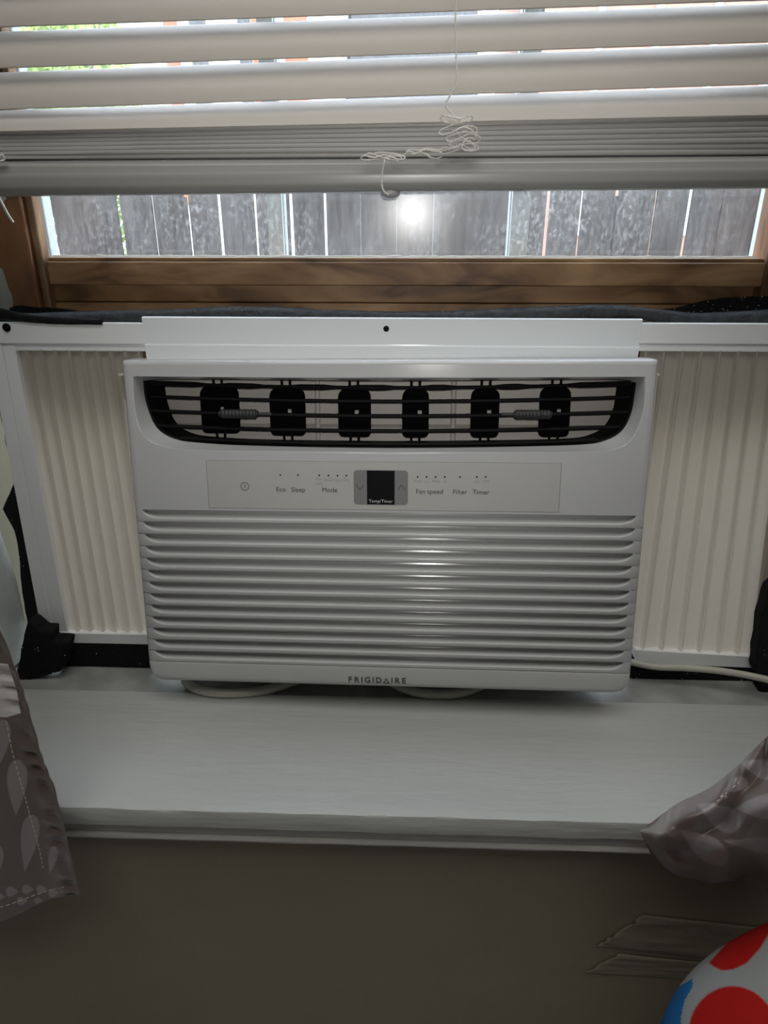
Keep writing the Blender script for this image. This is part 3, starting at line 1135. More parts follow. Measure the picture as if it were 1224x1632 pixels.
YA2 = -0.004
rp = thing('accordion_panel', 'grey-white pleated accordion filler panel right of the air conditioner', 'filler panel', (PY(1100, 1050, 0).x, 0, 0.0))
parts = []
zt_ = PY(1120, 515.5, YA2).z
zl1 = PY(1120, 548.5, YA2).z
zl2 = PY(1120, 561, YA2).z
b = MB()
b.box((x1 + 0.0006, YA2 - 0.0005, zl1), (XR - 0.017, YA2 + 0.014, zt_))
b.box((x1 + 0.0006, YA2 + 0.0012, zl2), (XR - 0.017, YA2 + 0.014, zl1 - 0.0002))
parts.append(b.build('top_rail', RAILW, bevel=0.0008))
q = [PY(1012, 1035, YA2), PY(1200, 1046, YA2), PY(1200, 1064, YA2), PY(1012, 1056, YA2)]
b = MB()
b.hexa([v + Vector((0, -0.001, 0)) for v in q], [v + Vector((0, 0.013, 0)) for v in q])
parts.append(b.build('bottom_rail', RAILW, bevel=0.0006))
ptr, pbr = PY(1262, 560, YA2), PY(1201, 1048, YA2)
e = (Vector((0.2275, 0, zl2 + 0.001)), Vector((0.2290, 0, q[0].z - 0.002)), Vector((ptr.x, 0, zl2 + 0.001)), Vector((pbr.x, 0, q[1].z - 0.002)))
duty = ((0.0, 0.0), (0.06, 0.1), (0.14, 0.6), (0.18, 0.95), (0.22, 1.0), (0.26, 0.9), (0.31, 0.4), (0.42, 0.25), (0.7, 0.2), (0.92, 0.05))
parts.append(pleats('pleated_sheet', e, YA2 + 0.0062, 0.0052, 8, duty, None))
b = MB()
xs = PY(1268, 560, YA2).x
b.hexa(*slant(ptr.x, ptr.x + 0.012, pbr.x - 0.001, pbr.x + 0.003, zl1 - 0.0005, q[1].z - 0.001, YA2 + 0.001, YA2 + 0.012))
parts.append(b.build('side_frame', PLEAT, bevel=0.0006))
adopt(rp, parts)


# ------------------------------------------------------------------ foam strips
def foam(name, label, pix, Y, dep, m_, specks=0, closed_noise=0.0012):
    loop = [PY(px, py, Y) for px, py in pix]
    for p in loop:
        p.z = max(p.z, -0.0036)
        p.x = max(p.x, XL + 0.0125)
    dense = []
    n = len(loop)
    for i in range(n):
        a_, b_ = loop[i], loop[(i + 1) % n]
        k = max(1, int((b_ - a_).length / 0.006))
        for j in range(k):
            p = a_.lerp(b_, j / k)
            dense.append(p + Vector((noise.noise(p * 70), 0, noise.noise(p * 70 + Vector((5, 5, 5))))) * closed_noise)
    rt = thing(name, label, 'foam', (loop[0].x, Y, min(p.z for p in loop)))
    m = MB()
    m.prism(dense, (0, dep, 0))
    ob = m.build('foam_body', m_, bevel=0.0022, seg=2)
    kids = [ob]
    if specks:
        m = MB()
        zs = [p.z for p in loop]
        xs_ = [p.x for p in loop]
        cnt = 0
        while cnt < specks:
            x_, z_ = random.uniform(min(xs_), max(xs_)), random.uniform(min(zs), max(zs))
            inside = False
            for i in range(n):
                a_, b_ = loop[i], loop[(i + 1) % n]
                if (a_.z > z_) != (b_.z > z_) and x_ < (b_.x - a_.x) * (z_ - a_.z) / (b_.z - a_.z) + a_.x:
                    inside = not inside
            if not inside:
                cnt += 0.05
                continue
            cnt += 1
            r = random.uniform(0.00018, 0.0004)
            m.box((x_ - r, Y - 0.0005, z_ - r), (x_ + r, Y + 0.0003, z_ + r))
        so = m.build('foam_specks', SPECK)
        so['kind'] = 'stuff'
        kids.append(so)
    adopt(rt, kids)
    return rt


# the long wavy strip on top: lofted rounded tube
def strand(name, label, top_pix, thick, Y, dep, m_, specks=0):
    pts = cr([PY(px, py, Y) for px, py in top_pix], 8)
    rows = []
    for i, p in enumerate(pts):
        th = thick(i / (len(pts) - 1)) if callable(thick) else thick
        r = []
        for k in range(12):
            a = 2 * math.pi * k / 12
            ca, sa = math.cos(a), math.sin(a)
            se = lambda c: math.copysign(abs(c) ** 0.7, c)
            nn = 0.0006 * noise.noise(p * 60 + Vector((k, 0, 0)))
            r.append((p.x, Y + dep / 2 + se(ca) * dep / 2, p.z - th / 2 + se(sa) * (th / 2 + nn)))
        rows.append(r)
    m = MB()
    m.grid(rows, True, True)
    ob = m.build(name, m_, smooth=60)
    tag(ob, label, 'foam')
    return ob


strand('foam_strip', 'long wavy dark grey foam strip lying along the top of the white mount rail',
       [(-70, 486), (0, 499), (30, 503), (120, 499), (250, 496), (390, 491), (520, 497), (640, 500), (780, 496), (900, 490.5), (990, 489), (1060, 496), (1120, 502), (1180, 500), (1300, 494)],
       lambda t: 0.0125 + 0.002 * math.sin(t * 23), 0.001, 0.026, FOAMG)
strand('foam_strip', 'thin second foam layer in front, at the left end of the rail',
       [(-75, 476), (0, 492), (40, 501), (90, 506), (160, 509)], lambda t: 0.010 - 0.005 * t, -0.006, 0.006, FOAM)
strand('foam_strip', 'dark foam roll against the brown sash at upper left corner',
       [(14, 489), (30, 487), (60, 490), (95, 492), (130, 497)], lambda t: 0.010 - 0.002 * t, 0.028, 0.006, FOAM)
foam('foam_wedge', 'black speckled foam wedge at the right end of the rail', [(1050, 495), (1090, 489), (1130, 479), (1180, 474), (1290, 470), (1290, 505), (1130, 505), (1070, 503)], 0.0275, 0.007, FOAM, 60)
foam('foam_strip', 'tall black foam strip between left accordion panel and plaster', [(-8, 560), (-4, 640), (22, 770), (3, 812), (22, 846), (29, 870), (31, 905), (37, 960), (43, 992), (75, 994), (60, 900), (40, 780), (10, 600)], 0.0165, 0.016, FOAM, 6)
foam('foam_block', 'black foam block in the lower left corner on the sill', [(43, 990), (66, 1008), (81, 1008), (82, 1023), (108, 1025), (101, 1062), (96, 1071), (50, 1096), (26, 1096), (29, 1058), (36, 1020)], -0.028, 0.020, FOAM, 6)
foam('foam_strip', 'black foam strip under the left accordion panel', [(95, 1018), (236, 1020), (250, 1070), (200, 1069), (150, 1062), (98, 1062)], -0.003, 0.02, FOAM, 3)
foam('foam_strip', 'black foam strip under the right accordion panel behind the beige cord', [(1000, 1050), (1212, 1062), (1212, 1090), (1150, 1090), (1085, 1090), (1004, 1090)], -0.0035, 0.02, FOAM, 14)
foam('foam_block', 'black foam block right of the right accordion panel', [(1226, 940), (1214, 985), (1206, 1035), (1203, 1066), (1208, 1080), (1209, 1103), (1240, 1118), (1270, 1118), (1270, 900)], -0.022, 0.016, FOAM, 4)

# ------------------------------------------------------------------ blind
YBL = -0.052
bx0, bx1 = -0.385, 0.44
bd = thing('venetian_blind', 'white slatted venetian blind with bunched cord above the unit', 'blind', (0.02, YBL, PY(612, 308, YBL).z))
parts = []


def line(pa, pb, Y):
    """z as a function of x through two pixels on a plane"""
    a_, b_ = PY(*pa, Y), PY(*pb, Y)
    return lambda x: a_.z + (b_.z - a_.z) * (x - a_.x) / (b_.x - a_.x)


def slat(zf_bot, zf_top, yb_, yt_, th=0.0012, crown=0.0052, m_=SLAT, name='slat'):
    """crowned slat: room edge low, window edge high"""
    rows = []
    n = 14
    for j in range(n + 1):
        t = j / n
        r = []
        for x in [bx0 + (bx1 - bx0) * i / 24 for i in range(25)]:
            z = zf_bot(x) + (zf_top(x) - zf_bot(x)) * t
            y = yb_ + (yt_ - yb_) * t
            c = crown * (1 - (2 * t - 1) ** 2)
            r.append(Vector((x, y - c * 0.85, z + c * 0.5)))
        rows.append(r)
    m = MB()
    back = [[p + Vector((0, th * 0.9, -th * 0.4)) for p in r] for r in rows]
    m.grid(rows + back[::-1] + [rows[0]])
    return m.build(name, m_, smooth=50)


# open slats: lower (room) edge pixels and upper (window) edge pixels
yR, yT = YBL - 0.006, YBL + 0.014
tops = [((0, 50.5), (1224, 6)), ((0, 115.5), (1224, 69.5)), ((0, 176), (1224, 136.5))]
bots = [((0, 42), (1224, -1)), ((0, 107.5), (1224, 66)), ((0, 173.5), (1224, 133))]
slats = [(None, bots[0]), (tops[0], bots[1]), (tops[1], bots[2])]
zpit = PY(612, 20, yT).z - PY(612, 84, yT).z
for i in range(3):
    zb_f = line(*bots[i], yR)
    if slats[i][0]:
        zt_f = line(*tops[i - 1], yT)
    else:
        zz = line(*bots[0], yR)
        zt_f = (lambda zz: lambda x: zz(x) + 0.0285)(zz)
    parts.append(slat(zb_f, zt_f, yR, yT))
zz = line(*bots[0], yR)
for i in range(1, 22):
    zb_f = (lambda i: lambda x: zz(x) + i * zpit)(i)
    zt_f = (lambda i: lambda x: zz(x) + i * zpit + 0.0285)(i)
    parts.append(slat(zb_f, zt_f, yR, yT))
# lowest open slat that rests on the stack
parts.append(slat(line((0, 209), (1224, 183), yR - 0.004), line(*tops[2], yT - 0.002), yR - 0.004, yT - 0.002, crown=0.0030))
# stacked slats
ls, le = [(0, 209.5), (1224, 184)], [(0, 254), (1224, 246)]
NS = 7
for k in range(NS):
    f0, f1 = k / NS, (k + 1.0) / NS
    up = line((0, ls[0][1] + (le[0][1] - ls[0][1]) * f0), (1224, ls[1][1] + (le[1][1] - ls[1][1]) * f0), yR)
    dn = line((0, ls[0][1] + (le[0][1] - ls[0][1]) * f1), (1224, ls[1][1] + (le[1][1] - ls[1][1]) * f1), yR)
    rows = []
    jit = random.uniform(-0.0003, 0.0003)
    for x in [bx0 + (bx1 - bx0) * i / 24 for i in range(25)]:
        wob = 0.0010 * noise.noise(Vector((x * 5, k * 3.3, 0)))
        zu, zd = up(x), dn(x)
        h_ = zu - zd
        yf = yR - 0.001 + jit + wob
        rows.append([(x, yf + 0.024, zd + 0.0002), (x, yf + 0.0004, zd), (x, yf, zd + h_ * 0.12), (x, yf, zd + h_ * 0.9), (x, yf + 0.0002, zu), (x, yf + 0.024, zu)])
    m = MB()
    m.grid(rows, True, True)
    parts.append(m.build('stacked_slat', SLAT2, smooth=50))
# bottom rail: ridged, thick
up, dn = line((0, 257), (1224, 249), yR), line((0, 312), (1224, 299), yR)
prof = [(0.024, 1.0), (0.001, 1.0), (-0.0002, 0.985), (-0.0004, 0.93), (-0.0028, 0.87), (-0.0032, 0.82), (-0.0034, 0.66), (-0.0040, 0.60), (-0.0044, 0.53), (-0.0042, 0.44), (-0.0040, 0.28), (-0.0036, 0.20), (-0.0022, 0.12), (0.0002, 0.04), (0.003, 0.0), (0.024, 0.0)]
rows = []
for x in [bx0 + (bx1 - bx0) * i / 40 for i in range(41)]:
    zu, zd = up(x), dn(x)
    rows.append([(x, yR + y, zd + (zu - zd) * t) for y, t in prof])
m = MB()
m.grid(rows, True, True)
parts.append(m.build('bottom_rail', mat('rail_plastic', (0.30, 0.30, 0.28), 0.3, 0.5), smooth=45))
# headrail far above
m = MB()
m.box((bx0, YBL - 0.02, ZT - 0.04), (bx1, YBL + 0.025, ZT - 0.001))
parts.append(m.build('headrail', SLAT, bevel=0.002))


# twisted cord
def twist(path, r, pitch_, name):
    pts = []
    acc = 0
    L = [Vector(p) for p in path]
    st_ = []
    for i in range(len(L) - 1):
        seg = L[i + 1] - L[i]
        k = max(1, int(seg.length / (pitch_ / 5)))
        for j in range(k):
            st_.append(L[i] + seg * (j / k))
    st_.append(L[-1])
    m = MB()
    for ph in (0, math.pi):
        hp = []
        for i, p in enumerate(st_):
            t = (st_[min(i + 1, len(st_) - 1)] - st_[max(i - 1, 0)]).normalized()
            a = Vector((0, 1, 0)) - t * t.y
            a.normalize()
            b_ = t.cross(a)
            q_ = 2 * math.pi * i / 5 / 1.0 * 0.5 + ph
            hp.append(p + (a * math.cos(q_) + b_ * math.sin(q_)) * r * 0.75)
        m.tube(hp, r * 0.62, 5)
    return m.build(name, CORD, smooth=80)


yc = yR - 0.0065
path = [PY(x, y, yc) for x, y in ((727, -420), (727, -100), (726.5, 0), (726, 45), (727, 95), (728, 120), (726, 138), (719, 150), (711, 163), (711, 170), (719, 180), (727, 188))]
parts.append(twist(cr(path, 4), 0.00055, 0.0026, 'lift_cord'))
# tangle
tg = [(727, 188), (733, 192), (722, 196), (707, 194), (702, 188), (708, 184), (722, 187), (735, 189), (748, 184), (753, 187), (749, 193), (735, 195), (722, 199), (705, 206), (700, 211), (706, 215), (720, 211), (738, 202), (752, 201), (760, 206), (757, 213), (740, 210), (722, 215), (712, 219),
      (714, 225), (730, 222), (748, 214), (762, 217), (765, 224), (755, 229), (738, 224), (722, 226), (716, 231), (728, 234), (745, 229), (760, 232), (762, 238), (750, 241), (736, 236), (744, 221), (758, 222), (752, 208), (740, 203), (728, 208), (734, 218), (750, 226), (757, 236), (748, 238), (735, 230), (722, 236), (708, 235), (700, 241), (704, 246), (716, 243), (730, 238), (724, 235),
      (706, 240), (695, 239), (680, 237), (668, 240), (655, 238), (648, 243), (657, 246), (668, 243), (680, 246), (686, 251), (695, 253), (703, 250), (703, 243), (692, 241), (676, 239), (664, 244), (652, 241), (644, 247), (630, 249), (614, 252), (600, 254), (586, 255), (575, 253), (578, 249), (590, 246), (606, 243), (620, 244), (634, 246), (645, 250), (642, 254), (628, 252), (612, 247), (598, 251), (584, 248), (590, 244), (604, 249), (620, 254), (632, 256), (640, 251), (626, 246), (613, 251)]
random.seed(3)
path = [PY(x, y, yc - 0.0025 + random.uniform(-0.0035, 0.0025)) for x, y in tg]
parts.append(twist(cr(path, 4), 0.00052, 0.0024, 'lift_cord'))
path = [PY(x, y, yc - 0.001) for x, y in ((613, 251), (612, 260), (610, 270), (608.5, 284), (609, 297), (613, 306), (620, 310))]
parts.append(twist(cr(path, 4), 0.0006, 0.0024, 'lift_cord'))
# grommet under the rail where the cord ends
p = PY(622, 306.5, yR + 0.004)
rows = []
for k in range(9):
    a = -math.pi / 2 + math.pi * k / 8
    rows.append([(p.x + 0.0075 * math.cos(a) * math.cos(q_) if k not in (0, 8) else p.x + 0.0003 * math.cos(q_), p.y + 0.006 * math.cos(a) * math.sin(q_), p.z - 0.0006 + 0.0036 * math.sin(a)) for q_ in [2 * math.pi * j / 18 for j in range(18)]])
m = MB()
m.grid(rows, True)
parts.append(m.build('cord_button', CLEAR, smooth=80))
# left cord knot and the loose tail
path = [PY(x, y, yc + random.uniform(-0.002, 0.001)) for x, y in ((-30, 250), (-12, 252), (0, 247), (7, 250), (4, 256), (-4, 255), (-2, 249), (5, 252), (1, 258), (-8, 254))]
parts.append(twist(cr(path, 4), 0.0007, 0.0026, 'cord_knot'))
m = MB()
m.tube(cr([PY(-30, 270, -0.03), PY(-8, 305, -0.03), PY(2, 322, -0.03), PY(12, 341, -0.03), PY(21, 354.5, -0.03)], 5), 0.0011, 8)
parts.append(m.build('cord_tail', mat('cream_cord', (0.75, 0.70, 0.60), 0.6), smooth=80))
adopt(bd, parts)


# ------------------------------------------------------------------ curtains
def inpoly(x, y, poly):
    c = False
    n = len(poly)
    for i in range(n):
        (x0_, y0_), (x1_, y1_) = poly[i], poly[(i + 1) % n]
        if (y0_ > y) != (y1_ > y) and x < (x1_ - x0_) * (y - y0_) / (y1_ - y0_) + x0_:
            c = not c
    return c


def drop(cx_, cy_, L, Wd, ang):
    """tear-drop outline, pointed end in the direction ang"""
    out = []
    for k in range(28):
        t = 2 * math.pi * k / 28
        lx = math.cos(t) * L / 2
        ly = math.sin(t) * (math.sin(t / 2) ** 1.3) * Wd / 2 * 1.25
        ca, sa = math.cos(ang), math.sin(ang)
        out.append((cx_ + lx * ca - ly * sa, cy_ + lx * sa + ly * ca))
    return out


def cloth_obj(name, rows, mat_, pats, third=None, thick=0.0014):
    m = MB()
    m.grid(rows)
    o = m.build(name, mat_, smooth=180)
    me = o.data
    a = me.attributes.new('pattern', 'FLOAT', 'POINT')
    a3 = me.attributes.new('third', 'FLOAT', 'POINT')
    bb = [(min(p[0] for p in q_), min(p[1] for p in q_), max(p[0] for p in q_), max(p[1] for p in q_)) for q_ in pats]
    for i, v in enumerate(me.vertices):
        x, y = PX(v.co)
        val = 0
        for q_, (x0_, y0_, x1_, y1_) in zip(pats, bb):
            if x0_ - 2 <= x <= x1_ + 2 and y0_ - 2 <= y <= y1_ + 2:
                val = max(val, sum(inpoly(x + dx, y + dy, q_) for dx in (-0.8, 0, 0.8) for dy in (-0.8, 0, 0.8)) / 9)
        a.data[i].value = val
        a3.data[i].value = third(x, y) if third else 0.0
    so = o.modifiers.new('solid', 'SOLIDIFY')
    so.thickness = thick
    so.offset = 0
    return o


# left curtain: right-hand edge and hem follow the photo, the rest hangs from above
YC = -0.228
edge = cr([PY(*p, YC) for p in ((127, 1427), (118, 1392), (104, 1330), (88, 1262), (66, 1205), (45, 1130), (22, 1060), (-2, 1000), (-40, 900), (-120, 700))], 10)
top = edge[-1]
for k in range(1, 14):
    edge.append(top + (Vector((-0.47, YC, 1.12)) - top) * (k / 13))
hem = [PY(*p, YC) for p in ((127, 1427), (108, 1432), (60, 1446), (20, 1455), (0, 1457), (-60, 1460), (-140, 1450), (-240, 1440))]
NC = 150
hemc = [p for a_ in (cr(hem, 60)[:180], cr(hem, 8)[24:]) for p in a_]
rows = []
zmax = 1.12
for i, e_ in enumerate(edge):
    row = []
    f = i / (len(edge) - 1)
    n = len(hemc)
    for j in range(n):
        s_ = j / (n - 1)
        h_ = hemc[j] - hemc[0]
        s_ = min(1.0, abs(h_.x) / 0.30)
        wx = h_.x * (1.0 - 0.25 * f)
        dz = h_.z * max(0.0, 1 - f * 3)
        fold = 0.0075 * math.sin(s_ * 15 + 0.6 + f * 2) * min(1, s_ * 9) + 0.012 * math.sin(s_ * 34 + 1) * f * min(1, s_ * 4)
        # puckered seam just inside the edge
        dcm = abs(wx)
        puck = 0.0022 * math.sin(e_.z * 330 + 2 * math.sin(e_.z * 90)) * math.exp(-((dcm - 0.009) / 0.007) ** 2)
        row.append(Vector((e_.x + wx, e_.y + fold + puck, e_.z + dz)))
    rows.append(row)
# refine rows for crisp print
fine = []
for i in range(len(rows) - 1):
    k = 8 if i < 66 else 1
    for q_ in range(k):
        fine.append([a_.lerp(b_, q_ / k) for a_, b_ in zip(rows[i], rows[i + 1])])
fine.append(rows[-1])
pl = [drop(27, 1255, 90, 36, math.radians(92)), drop(46, 1343, 92, 32, math.radians(98)), drop(-2, 1190, 90, 34, math.radians(100)), drop(-6, 1375, 60, 24, math.radians(95)), drop(84, 1370, 44, 16, math.radians(100)),
      drop(20, 1420, 20, 18, 0), drop(45, 1416, 19, 16, 0), drop(67, 1416, 17, 15, 0), drop(36, 1435, 18, 14, 0), drop(86, 1422, 16, 14, 0), drop(62, 1434, 14, 10, 0), drop(0, 1428, 18, 14, 0)]
band = [(-60, 1050), (14, 1058), (28, 1100), (34, 1136), (12, 1142), (-60, 1143)]
lc = thing('curtain', 'grey-brown satin curtain with leaf print hanging at the left', 'curtain', (edge[0].x, YC, edge[0].z))
body = cloth_obj('curtain_panel', fine, SATIN, pl, lambda x, y: 1.0 if inpoly(x, y, band) else 0.0)
THREAD = mat('pale_thread', (0.6, 0.56, 0.5), 0.7)


def stitches(pix, Y, bias, n, name='stitching'):
    m = MB()
    pts = cr([PY(x, y, Y) for x, y in pix], 12)
    L = [0]
    for a_, b_ in zip(pts, pts[1:]):
        L.append(L[-1] + (b_ - a_).length)
    return pts, L


def surf_path(body_o, pix, m_, r=0.00035, dash=0.003, gap=0.0016):
    """dashes of thread laid on the cloth along a pixel line"""
    bpy.context.view_layer.update()
    m = MB()
    bm = bmesh.new()
    bm.from_mesh(body_o.data)
    from mathutils.bvhtree import BVHTree
    tree = BVHTree.FromBMesh(bm)
    pts2 = cr([Vector((x, y, 0)) for x, y in pix], 40)
    hit = []
    for p in pts2:
        d = ray(p.x, p.y).normalized()
        h_ = tree.ray_cast(CAM, d)
        if h_[0] is not None:
            hit.append(h_[0] - d * 0.0010)
    bm.free()
    acc, on, cur = 0.0, True, []
    for a_, b_ in zip(hit, hit[1:]):
        l_ = (b_ - a_).length
        if l_ > 0.02:
            continue
        acc += l_
        if on:
            cur.append(a_)
            if acc > dash:
                cur.append(b_)
                m.tube(cur, r, 5)
                cur, acc, on = [], 0.0, False
        elif acc > gap:
            acc, on = 0.0, True
    return m.build('stitching', m_) if m.v else None


st1 = surf_path(body, [(10, 1150), (20, 1200), (34, 1250), (48, 1300), (62, 1350), (70, 1390)], THREAD)
st2 = surf_path(body, [(-30, 1452), (10, 1443), (40, 1432), (75, 1420), (104, 1413)], THREAD)
adopt(lc, [o for o in (body, st1, st2) if o])

# right curtain: flung over the sill, corner pointing left
RCH = CAM.y + 0.37
upper = [(1022, 1325), (1046, 1306), (1060, 1296), (1085, 1279), (1130, 1258), (1172, 1225), (1200, 1198), (1224, 1174), (1262, 1130), (1330, 1040)]
lower = [(1022, 1325), (1040, 1363), (1056, 1378), (1078, 1393), (1106, 1399), (1134, 1406), (1160, 1404), (1190, 1402), (1224, 1421), (1270, 1470)]
ua_ = cr([Vector((x, y, 0)) for x, y in upper], 24)
la_ = cr([Vector((x, y, 0)) for x, y in lower], 24)
rows = []
NV = 180
for i in range(len(ua_)):
    row = []
    f = i / (len(ua_) - 1)
    for j in range(NV + 1):
        s_ = j / NV
        p = ua_[i].lerp(la_[i], s_)
        wide = min(1.0, f * 4)
        bulge = 0.042 * math.sin(math.pi * min(1, s_ * 1.02)) * wide
        fold = 0.010 * math.sin(s_ * 9 + f * 7) * wide + 0.006 * math.sin(s_ * 17 - f * 12) * wide * s_ + 0.0015 * math.sin(s_ * 6 - f * 24) * wide
        puck = 0.0024 * math.sin(f * 62 + 2.0 * math.sin(f * 23)) * math.exp(-((s_ - 0.10) / 0.09) ** 2) * min(1, f * 6)
        Yv = RCH + 0.022 * (1 - f) - 0.0 - bulge + fold + puck + 0.045 * max(0.0, s_ - 0.72) * wide
        row.append(PY(p.x, p.y, min(Yv, -0.206)))
    rows.append(row)
pr = [drop(1290, 1190, 90, 44, math.radians(190)), drop(1300, 1260, 96, 46, math.radians(184)), drop(1290, 1330, 96, 40, math.radians(178)), drop(1290, 1400, 80, 36, math.radians(170)), drop(1146, 1300, 78, 46, math.radians(207)), drop(1120, 1346, 92, 42, math.radians(214)), drop(1216, 1286, 92, 44, math.radians(176)), drop(1205, 1344, 104, 28, math.radians(184)), drop(1172, 1252, 40, 22, math.radians(150)), drop(1210, 1224, 62, 36, math.radians(196))]
# carry the cloth up to the rod outside the frame
last = rows[-1]
for k in range(1, 12):
    g = k / 11
    rows.append([p.lerp(Vector((0.49 + 0.20 * j / NV, -0.235 + 0.015 * math.sin(j * 0.25), 1.12)), g) for j, p in enumerate(last)])
rcn = thing('curtain', 'grey-brown satin curtain corner with leaf print flung over the right of the sill', 'curtain', PY(1100, 1400, -0.23))
body = cloth_obj('curtain_panel', rows, SATIN, pr)
st1 = surf_path(body, [(1068, 1316), (1085, 1304), (1105, 1293), (1135, 1282), (1160, 1262), (1185, 1240)], THREAD, dash=0.0022)
st2 = surf_path(body, [(1048, 1343), (1058, 1361), (1072, 1377), (1090, 1389)], THREAD, dash=0.02, gap=0.001)
adopt(rcn, [o for o in (body, st1, st2) if o])

# curtain rod carrying both, above the frame
b = MB()
b.tube([(-0.85, -0.235, 1.125), (0.85, -0.235, 1.125)], 0.008, 12)
for x in (-0.7, 0.8):
    b.tube([(x, YW, 1.125), (x, -0.235, 1.125)], 0.006, 8)
tag(b.build('curtain_rod', BLACK, smooth=60), 'slim dark curtain rod above the window', 'rod')

# ------------------------------------------------------------------ tape on the wall
YT_ = YW - 0.0006


def tape(name, label, pix, nx=40, ny=14, amp=0.0016, seed=0.0):
    tl, tr_, br_, bl_ = [PY(*p, YT_) for p in pix]
    rows = []
    for j in range(ny + 1):
        t = j / ny
        r = []
        for i in range(nx + 1):
            s_ = i / nx
            p = tl.lerp(tr_, s_).lerp(bl_.lerp(br_, s_), t)
            wr = abs(noise.noise(Vector((s_ * 2.2 + seed, t * 7 + s_ * 1.5, seed))))
            ragged = 0.004 * noise.noise(Vector((seed, t * 6, 2))) * (1 - s_)
            r.append((p.x + ragged, YT_ - 0.0004 - amp * wr * min(1, 6 * t * (1 - t) + 0.25), p.z))
        rows.append(r)
    m = MB()
    m.grid(rows)
    o = m.build(name, TAPE, smooth=180)
    so = o.modifiers.new('solid', 'SOLIDIFY')
    so.thickness = 0.0003
    return tag(o, label, 'tape')


tape('tape_strip', 'wide crumpled tan tape strip on the wall beside the dotted cushion', [(1026, 1458), (1300, 1487), (1300, 1545), (948, 1508)], amp=0.0035)
tape('tape_strip', 'narrow tan tape strip below the wide one on the wall', [(985, 1519), (1300, 1552), (1300, 1572), (930, 1550)], amp=0.0028, seed=4.2)

# ------------------------------------------------------------------ dotted cushion on a bed by the wall
pc = PY(1360, 1778, -0.335)
cs = thing('cushion', 'white cushion with big red dots and a blue patch at lower right', 'cushion', (pc.x, pc.y, -0.40))
rows = []
nu, nv = 520, 380
ax, ay, az = 0.138, 0.085, 0.165
for i in range(nv + 1):
    ph = -math.pi / 2 + math.pi * i / nv
    r = []
    for j in range(nu):
        th = 2 * math.pi * j / nu
        se = lambda c, e_: math.copysign(abs(c) ** e_, c)
        x = ax * se(math.cos(ph), 0.85) * se(math.cos(th), 0.8)
        y = ay * se(math.cos(ph), 0.85) * se(math.sin(th), 0.9)
        z = az * se(math.sin(ph), 0.85)
        p = Vector((x, y, z))
        p *= 1 + 0.035 * noise.noise(p * 14)
        p = pc + p
        p.z = max(p.z, -0.40)
        p.y = min(p.y, YW - 0.004)
        r.append(p)
    rows.append(r)


def circ(cx_, cy_, rx, ry, rot=0.0):
    ca, sa = math.cos(rot), math.sin(rot)
    return [(cx_ + rx * math.cos(a) * ca - ry * math.sin(a) * sa, cy_ + rx * math.cos(a) * sa + ry * math.sin(a) * ca) for a in [2 * math.pi * k / 40 for k in range(40)]]


dots = [circ(1168, 1646, 70, 74), [(1138, 1541), (1150, 1547), (1168, 1546), (1190, 1536), (1212, 1512), (1224, 1492), (1240, 1470), (1250, 1440), (1220, 1440), (1180, 1480), (1130, 1535)], circ(1330, 1600, 60, 55), circ(1460, 1640, 52, 60), circ(1330, 1790, 62, 66), circ(1500, 1800, 55, 60), circ(1180, 1800, 50, 60), circ(1420, 1500, 40, 26)]
bluep = [(1030, 1660), (1040, 1600), (1104, 1560), (1104, 1574), (1092, 1594), (1086, 1620), (1084, 1660)]
body = cloth_obj('cushion_cover', rows, DOTS, dots, lambda x, y: 1.0 if inpoly(x, y, bluep) else 0.0, 0.0006)
adopt(cs, [body])
bed = thing('bed', 'low bed under the window wall with a pale sheet', 'bed', (0.1, -0.9, ZF))
b = MB()
b.box((-0.95, -2.0, -0.62), (1.05, YW - 0.006, -0.401))
m1_ = b.build('mattress', SHEET, bevel=0.03, seg=3)
b = MB()
b.box((-0.97, -2.02, -0.80), (1.07, YW - 0.005, -0.6205))
m2_ = b.build('bed_frame', WOOD, bevel=0.005)
legs = []
for x in (-0.9, 1.0):
    for y in (-1.95, -0.28):
        b = MB()
        b.box((x - 0.03, y - 0.03, ZF), (x + 0.03, y + 0.03, -0.8005))
        legs.append(b.build('leg', WOOD, bevel=0.003))
adopt(bed, [m1_, m2_] + legs)

# ------------------------------------------------------------------ outside: lawn, fence, houses, tree
GZ = -1.1
b = MB()
b.box((-14, 0.3, GZ - 0.1), (14, 16, GZ))
tag(b.build('lawn', GRASS), kind='structure')
YF = 2.35
fence = thing('plank_fence', 'weathered grey plank fence outside the window', 'fence', (0, YF, GZ))
parts = []
ftop = PY(612, 196, YF).z
gaps = [(84, 5, 0.5), (137, 1, 1), (192, 6, 1), (246, 4, 1), (300, 8, 1), (352, 7, 1), (408, 1.5, 1), (464, 6.5, 1), (519, 5.5, 1), (575, 1.2, 1), (632, 1, 1), (690, 1.2, 1), (760, 1.0, 1), (815, 1, 1), (870, 5.5, 1), (924, 6, 1), (980, 6, 1), (1041, 1.5, 1), (1094, 5.5, 1), (1145, 3, 1), (1200, 1.2, 1), (1255, 4, 1)]
gx = [(PY(g[0], 357, YF).x, g[1] * 0.0026) for g in gaps]
pitch_f = 0.143
lft, rgt_ = gx[0][0], gx[-1][0]
allg = [(lft - pitch_f * k, random.uniform(0.003, 0.014)) for k in range(16, 0, -1)] + gx + [(rgt_ + pitch_f * k, random.uniform(0.003, 0.014)) for k in range(1, 16)]
